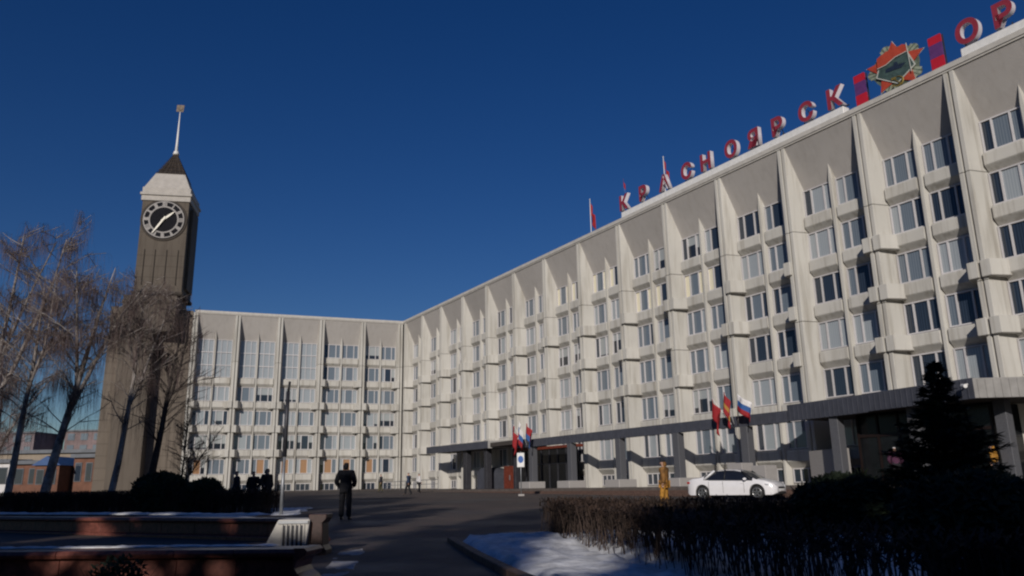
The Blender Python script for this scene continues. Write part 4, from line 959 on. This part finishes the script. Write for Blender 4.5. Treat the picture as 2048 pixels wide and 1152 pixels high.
# ------------------------------------------------------------------ vegetation
def hedge(path, width, h, label, seed, stems=330, dens_top=1.0, lowf=.6, name='hedge'):
    rr = random.Random(seed); mb = MB()
    segs = [(Vector(a), Vector(b)) for a, b in zip(path[:-1], path[1:])]
    for A, B in segs:
        L = (B-A).length; d = (B-A).normalized(); nr = Vector((-d.y, d.x))
        for _ in range(int(L*stems)):
            u = rr.random()*L; v = (rr.random()-.5)*width; c = A + d*u + nr*v; z0 = gz(0,c.y)
            hh = h*(.78+.26*rr.random()); lx, ly = rr.uniform(-.13,.13), rr.uniform(-.13,.13); w = rr.uniform(.004,.009)
            a = rr.random()*PI; dx, dy = math.cos(a)*w, math.sin(a)*w
            st_ = 0 if rr.random() < .45 else h*rr.uniform(.25,.6)
            p0 = (c.x, c.y, z0+st_); p1 = (c.x+lx*.5+rr.uniform(-.03,.03), c.y+ly*.5, z0+st_+(hh-st_)*.55); p2 = (c.x+lx, c.y+ly, z0+hh)
            b0 = len(mb.v)
            for p, k in ((p0,1.2),(p1,1),(p2,.5)): mb.v += [(p[0]-dx*k,p[1]-dy*k,p[2]),(p[0]+dx*k,p[1]+dy*k,p[2]),(p[0]-dy*k,p[1]+dx*k,p[2])]
            for k in (0,3):
                for i in range(3): mb.f.append((b0+k+i, b0+k+(i+1)%3, b0+k+3+(i+1)%3, b0+k+3+i)); mb.m.append(0)
        for _ in range(int(L*stems*2.6*dens_top)):        # side twigs and dead leaves
            u = rr.random()*L; v = (rr.random()-.5)*width; c = A + d*u + nr*v; z = gz(0,c.y) + h*(1-lowf*rr.random()**1.3)
            a = rr.random()*2*PI; el = rr.uniform(-.3,1.0); l = rr.uniform(.06,.16); w = rr.uniform(.005,.016)
            dx, dy, dz = math.cos(a)*math.cos(el)*l, math.sin(a)*math.cos(el)*l, math.sin(el)*l
            sx, sy = -math.sin(a)*w, math.cos(a)*w; b0 = len(mb.v)
            mb.v += [(c.x-sx,c.y-sy,z),(c.x+sx,c.y+sy,z),(c.x+dx+sx,c.y+dy+sy,z+dz),(c.x+dx-sx,c.y+dy-sy,z+dz)]; mb.f.append((b0,b0+1,b0+2,b0+3)); mb.m.append(1)
    o = mb.build(name, [M['hedgetwig'], M['hedgebrown']]); tag(o, label, 'hedge'); return o
hedge([(1.05,19.3),(1.85,14.5),(2.65,10.2),(3.4,6.8)], 1.0, .74, 'bare clipped hedge running toward the viewer along the snow bank', 1, 120, 2.6, .36)
hedge([(3.4,6.8),(6.2,5.6)], 1.0, .74, 'bare clipped hedge crossing the bottom right corner', 5, 600, 1.2, .5)
hedge([(.95,19.6),(6.2,17.9),(11.5,16.2)], .9, .72, 'rear bare hedge in front of the white car and the worker', 2, 420, 1.0)
hedge([(-24,37.5),(-16,34.6),(-9.6,32.3)], 1.3, .92, 'long dark hedge behind the left granite parapets', 3, 420, 1.6)
hedge([(-30,53),(-20.5,50.0)], .8, .6, 'low far hedge before the left part of the wing', 6, 150, 1.3)

def leaf_cloud(mb, centre, radii, n, size, rr, shell=.55, mi=0, flat=.5):
    for _ in range(n):
        while True:
            x, y, z = rr.uniform(-1,1), rr.uniform(-1,1), rr.uniform(-1,1); q = x*x+y*y+z*z
            if shell*shell < q < 1: break
        p = Vector((centre[0]+x*radii[0], centre[1]+y*radii[1], centre[2]+z*radii[2]))
        a = Vector((rr.uniform(-1,1), rr.uniform(-1,1), rr.uniform(-.6,1))).normalized(); b = a.orthogonal().normalized(); s = size*rr.uniform(.6,1.4)
        b0 = len(mb.v); mb.v += [p-b*s*.3, p+b*s*.3, p+a*s+b*s*.12, p+a*s-b*s*.12]; mb.f.append((b0,b0+1,b0+2,b0+3)); mb.m.append(mi)
def bush(x, y, rx, h, label, seed, n=9000, m_='juniper'):
    rr = random.Random(seed); mb = MB(); z0 = gz(x,y)
    leaf_cloud(mb, (0,0,h*.46), (rx,rx*.85,h*.53), n, .13, rr, .6)
    for _ in range(9):
        a = rr.random()*2*PI; q = rr.uniform(.2,.75)
        leaf_cloud(mb, (math.cos(a)*rx*q, math.sin(a)*rx*q*.8, h*(.52+.33*(1-q))), (rx*.38,rx*.38,h*.24), n//12, .12, rr, .5)
    r = empty('round_bush', (x,y,z0), 0, label, 'bush', 'clipped evergreen bushes')
    core = MB(); 
    core.loft([[(rx*q*math.cos(2*PI*i/14)*(1+.08*rr.random()), rx*.85*q*math.sin(2*PI*i/14)*(1+.08*rr.random()), h*zq) for i in range(14)] for zq, q in ((-.03,.55),(.2,.82),(.5,.86),(.72,.7),(.88,.38),(.93,.1))]); core.build('inner_branches', M['conifer'], r, True)
    mb.build('foliage', M[m_], r)
bush(-15.0,34.2,1.15,1.72,'larger round evergreen bush at the end of the left hedge',1)
bush(-12.9,33.6,.82,1.42,'smaller round evergreen bush right of the larger one on the left',2,6000)
bush(6.95,17.0,1.05,1.22,'dark round bush left of the spruce, right of the white car',3)
bush(6.9,12.2,1.25,1.22,'broad dark round bush in front of the spruce',4,12000)
bush(9.2,12.6,1.2,1.15,'dark round bush at the right edge of the view',5,8000)

def spruce_mesh(H, Rb, seed, n_wh=26, leafs=60, needle=.10, ex=.85, add=.6):
    rr = random.Random(seed); tr = MB(); fo = MB()
    tr.tube([(0,0,-.2),(0,0,H*.5),(0,0,H)], [H*.022,H*.014,.01], 8)
    for w_ in range(n_wh):
        t = (w_+.5)/n_wh; z = H*(.04+.95*t); L = Rb*(1-t)**ex*rr.uniform(.8,1.1)+add*.1*H/10
        nb = max(5, int(11*(1-t)+5))
        for b in range(nb):
            a = rr.random()*2*PI; l = L*rr.uniform(.65,1.12); drop = -.18*l+rr.uniform(-.05,.08)*l
            tip = Vector((math.cos(a)*l, math.sin(a)*l, z+drop+.12*l)); mid = Vector((math.cos(a)*l*.55, math.sin(a)*l*.55, z+drop*.8)); c0 = Vector((0,0,z))
            if l > .25: tr.tube([c0,mid,tip], [.012*H/4+.004,.008*H/4,.003], 3, cap=False)
            k_ = int(leafs*(.4+l/max(Rb,.1)))
            for _ in range(k_):
                u = rr.random()**.7; p = c0.lerp(mid, u*2) if u < .5 else mid.lerp(tip, u*2-1)
                sd_ = rr.uniform(-1,1)*.22*l*(1.1-u); side = Vector((-math.sin(a), math.cos(a), 0))
                p = p + side*sd_ + Vector((0,0,-abs(sd_)*.3+rr.uniform(-.03,.03)*H/4))
                dr = (Vector((math.cos(a),math.sin(a),rr.uniform(-.5,.5))) + side*rr.uniform(-1,1)).normalized(); pb = dr.cross(Vector((rr.uniform(-.5,.5),rr.uniform(-.5,.5),1))).normalized(); s = needle*rr.uniform(.7,1.5)
                b0 = len(fo.v); fo.v += [p-pb*s*.16, p+pb*s*.16, p+dr*s+pb*s*.05, p+dr*s-pb*s*.05]; fo.f.append((b0,b0+1,b0+2,b0+3)); fo.m.append(0)
    return tr, fo
sp = empty('spruce_tree', gp(8.6,16.0), R(20), 'dark young spruce with a bare leader in front of the main entrance', 'tree')
tr, fo = spruce_mesh(3.45, 1.85, 3, 34, 130, .12, 1.0, .04); tr.build('trunk', M['bark_dark'], sp); fo.build('crown', M['conifer'], sp)

def birch(loc, H, base_r, lean, label, seed, fork=(.4,.55), twigs=5200, dark=False, spread=.28, rz=0, twl=.9, grp='bare birches by the clock tower'):
    rr = random.Random(seed); r = empty('birch_tree', loc, rz, label, 'tree', grp); tr = MB(); br = MB(); tw = MB(); ends = []
    def limb(mb, p, d, L, r0, depth, mi=0):
        n_ = 5 if depth == 0 else 4; pts = [p.copy()]; rad = [r0]; q = p.copy(); dd = d.copy()
        for i in range(n_):
            dd = (dd + Vector((rr.uniform(-1,1), rr.uniform(-1,1), rr.uniform(-.2,.5)))*(.06 if depth == 0 else .16)).normalized(); q = q + dd*L/n_; pts.append(q.copy()); rad.append(r0*(1-(.95 if depth == 0 else .8)*(i+1)/n_)+.006)
        mb.tube(pts, rad, 9 if depth == 0 else (6 if depth == 1 else 4), mi, cap=False)
        return pts, dd
    d0 = Vector((lean[0], lean[1], 1)).normalized()
    pts, dd = limb(tr, Vector((0,0,-.1)), d0, H*.98, base_r, 0)
    mains = [(pts, 1.0)]
    for k in range(2):      # strong forks
        t = fork[0] + (fork[1]-fork[0])*k; i = int(t*5); p = pts[i].lerp(pts[i+1], t*5-i); a = rr.random()*2*PI if k else rr.uniform(-.6,.6)
        fd = (d0 + Vector((math.cos(a), math.sin(a), 0))*spread).normalized(); q, _ = limb(br, p, fd, H*(1-t)*.95, base_r*(1-t)*.75, 1); mains.append((q, .8))
    for mp_, wgt in mains:
        nb = int(26*wgt)
        for b in range(nb):
            t = rr.uniform(.30 if wgt == 1 else .1, .98); i = min(len(mp_)-2, int(t*(len(mp_)-1))); p = mp_[i].lerp(mp_[i+1], t*(len(mp_)-1)-i)
            a = rr.random()*2*PI; up = rr.uniform(.5,1.3); L = H*rr.uniform(.10,.24)*(1.25-t*.75)
            q, e = limb(br, p, Vector((math.cos(a), math.sin(a), up)).normalized(), L, .035*(1.2-t)*H/12, 2)
            for _ in range(3):
                j = rr.randint(1, len(q)-1); a2 = a + rr.uniform(-1.2,1.2); q2, _e = limb(br, q[j], Vector((math.cos(a2), math.sin(a2), rr.uniform(.1,.8))).normalized(), L*.5, .014*H/12+.004, 3); ends += q2[1:]
            ends += q[2:]
    for _ in range(twigs):     # long thin hanging twigs
        p = rr.choice(ends) + Vector((rr.uniform(-.15,.15), rr.uniform(-.15,.15), rr.uniform(-.1,.1))); a = rr.random()*2*PI; l = rr.uniform(.5,1.5)*twl; w = rr.uniform(.003,.006)
        o1 = Vector((math.cos(a)*.25*l, math.sin(a)*.25*l, .02*l)); o2 = Vector((math.cos(a)*.38*l, math.sin(a)*.38*l, -.45*l)); o3 = Vector((math.cos(a)*.40*l, math.sin(a)*.40*l, -l))
        s_ = Vector((-math.sin(a), math.cos(a), 0))*w; b0 = len(tw.v)
        for o_, k in ((Vector((0,0,0)),1.3),(o1,1.1),(o2,.9),(o3,.5)): tw.v += [p+o_-s_*k, p+o_+s_*k]
        for k in (0,2,4): tw.f.append((b0+k,b0+k+1,b0+k+3,b0+k+2)); tw.m.append(0)
    mt = M['bark_dark'] if dark else M['bark_birch']
    tr.build('trunk', mt, r, True); br.build('branches', mt, r, True); tw.build('twigs', M['twig'], r); return r
def gq(x, y): return (x, y, gz(x,y))
birch(gq(-25.8,41), 12.6, .20, (.10,0), 'leaning birch trunk nearest the left edge, before the far shops', 21, twigs=3600)
birch(gq(-24.0,41), 13.2, .26, (.12,0), 'thickest leaning birch, forked, second from the left', 22, (.38,.5), twigs=4600)
birch(gq(-20.6,41), 12.0, .19, (.06,0), 'slender birch crossing the left side of the clock tower', 23, (.45,.6), twigs=2300)
birch(gq(-19.1,42), 10.6, .22, (.04,0), 'dark-trunked birch in front of the gap between tower and wing', 24, (.5,.62), twigs=1700, dark=True)
birch(gq(-29.6,43), 17.0, .26, (.08,.05), 'tall birch whose crown enters at the left edge', 25, (.3,.45), twigs=5600)
birch(gq(-16.6,40.0), 4.9, .06, (.02,0), 'small bare sapling behind the left round bush', 26, (.25,.4), twigs=1000, dark=True, spread=.6, twl=.35)
birch(gq(-34,52), 10, .18, (.05,0), 'farther birch behind the leftmost trunk', 27, (.3,.45), twigs=3500)

# small shrub at the bottom left
rr = random.Random(4); mb = MB()
for _ in range(260):
    a = rr.random()*2*PI; l = rr.uniform(.15,.42); el = rr.uniform(.5,1.4); w = .006
    p = Vector((rr.uniform(-.25,.25), rr.uniform(-.1,.1), 0)); d = Vector((math.cos(a)*math.cos(el), math.sin(a)*math.cos(el), math.sin(el)))*l
    mb.tube([p, p+d*.6, p+d], [w,w*.8,w*.3], 3, cap=False)
leaf_cloud(mb, (0,0,.25), (.32,.2,.2), 500, .05, rr, .1)
o = mb.build('low_shrub', M['conifer']); o.location = gp(-4.75,9.9); tag(o, 'small dark shrub before the nearest granite parapet', 'shrub')

# unseen spruces added behind the viewer to shade the foreground
trp, fop = spruce_mesh(18.0, 4.2, 9, 30, 60, .55)
tm = None
for k, (x, y, s_, zs_, rzz) in enumerate(((-21,-12,1.2,1.1,2),
        (-16,-16,1.25,1.25,1.5),(-11.5,-9,1.0,.95,.2),(-7.5,-14,1.2,1.0,1.1),(-3.5,-8,.85,.40,2.3),(-1,-13,1.1,.85,3.7),(3.4,-11,1.15,.86,3.0),(6.5,-10,1.0,.72,4.1),(10,-7,.9,.66,5.9),(.9,-8,1.05,.74,.8),(5.0,-14,1.1,.86,2.6),(13,-12,1.0,.72,5.2),(17,-8,.95,.66,1.9))):
    r_ = empty('spruce_tree', (x,y,gz(x,y)), rzz, 'unseen tall spruce added behind the viewer for its shade', 'tree', 'unseen spruces added behind the viewer for shade'); r_.scale = (s_,s_,zs_)
    if tm is None: a_ = trp.build('trunk', M['bark_dark'], r_); b2_ = fop.build('crown', M['conifer'], r_); tm = (a_.data, b2_.data)
    else: link('trunk', tm[0], r_); link('crown', tm[1], r_)

# ------------------------------------------------------------------ far left background
def far_block(name, x0, x1, y, z1, depth, mt, label, cat='building', rows=0, cols=0, roofm=None, gable=0, win='g_mid', rz=0, grp='far buildings beyond the birches'):
    r = empty(name, ((x0+x1)/2, y, gz(0,min(y,140))), rz, label, cat, grp); W_ = x1-x0
    b = MB(); b.box(-W_/2, W_/2, 0, depth, -.5, z1); b.build('wall', M[mt], r)
    if gable:
        b = MB(); b.prism_y([(-W_/2-.3,z1),(W_/2+.3,z1),(0,z1+gable)], -.3, depth+.3); recalc(b.build('roof', M[roofm or 'greyroof'], r))
    else:
        b = MB(); b.box(-W_/2-.3, W_/2+.3, -.4, depth+.3, z1+.003, z1+.45); b.build('roof', M[roofm or 'greyroof'], r)
    for j in range(rows):
        for i in range(cols):
            cw = W_/cols; ch = (z1-.6)/rows; x = -W_/2+cw*(i+.5); z = .5+ch*j+ch*.3
            f = MB(); ww, wh_ = cw*.5, ch*.55; f.box(x-ww/2-.08, x+ww/2+.08, -.09, .02, z-.08, z+wh_+.08); fo_ = f.build('window', M['greyroof'], r)
            p = MB(); p.box(x-ww/2, x+ww/2, -.12, -.091, z, z+wh_); p.build('pane', M[win], fo_)
    return r
far_block('shop_building', -72, -54.5, 106, 5.3, 10, 'creamwall', 'long low cream shop building seen between the birch trunks', rows=1, cols=6, win='g_dark')
far_block('market_kiosk', -60.6, -57.3, 97, 3.7, 5, 'brick', 'orange market kiosk with a pale front behind the second birch', rows=1, cols=2, win='g_dark', roofm='greyroof')
far_block('market_pavilion', -57.1, -54.2, 95.5, 3.5, 5, 'brick', 'small brick pavilion with a blue gabled roof', rows=1, cols=2, win='g_dark', roofm='blueroof', gable=1.1)
far_block('market_kiosk', -53.9, -50.0, 98, 4.4, 5, 'brick', 'brick red kiosk beside the foot of the clock tower', rows=1, cols=3, win='g_dark')
far_block('market_kiosk', -68, -60.9, 97, 3.9, 5, 'whitecloth', 'white kiosk at the far left edge of the view', rows=1, cols=4, win='g_dark')
far_block('apartment_block', -150, -128, 212, 15.5, 14, 'pinkwall', 'distant pinkish apartment block left of the tower', rows=5, cols=7, win='g_mid')
far_block('apartment_block', -125.5, -100, 222, 16.5, 14, 'pinkwall2', 'distant brown grey apartment block nearest to the tower', rows=5, cols=7, win='g_mid')
rear = far_block('apartment_block', -86, -23.5, -42, 32.5, 13, 'pinkwall', 'unseen tall block of flats added behind the viewer for its shade', rows=10, cols=18, win='g_mid', grp=None)  # out of view, added to shade the birches and left foreground
hl = MB(); nn = 60
for i in range(nn+1):
    x = -1500 + i*50; hgt = 30 + 22*noise.noise(Vector((i*.17,2,0))) + 10*noise.noise(Vector((i*.6,5,0)))
    hl.v += [(x,1100,-5),(x,1300,hgt),(x,1700,-5)]
for i in range(nn):
    for k in (0,1): hl.f.append((3*i+k,3*i+3+k,3*i+4+k,3*i+1+k)); hl.m.append(0)
structure(hl.build('hills', M['hill'], None, True))
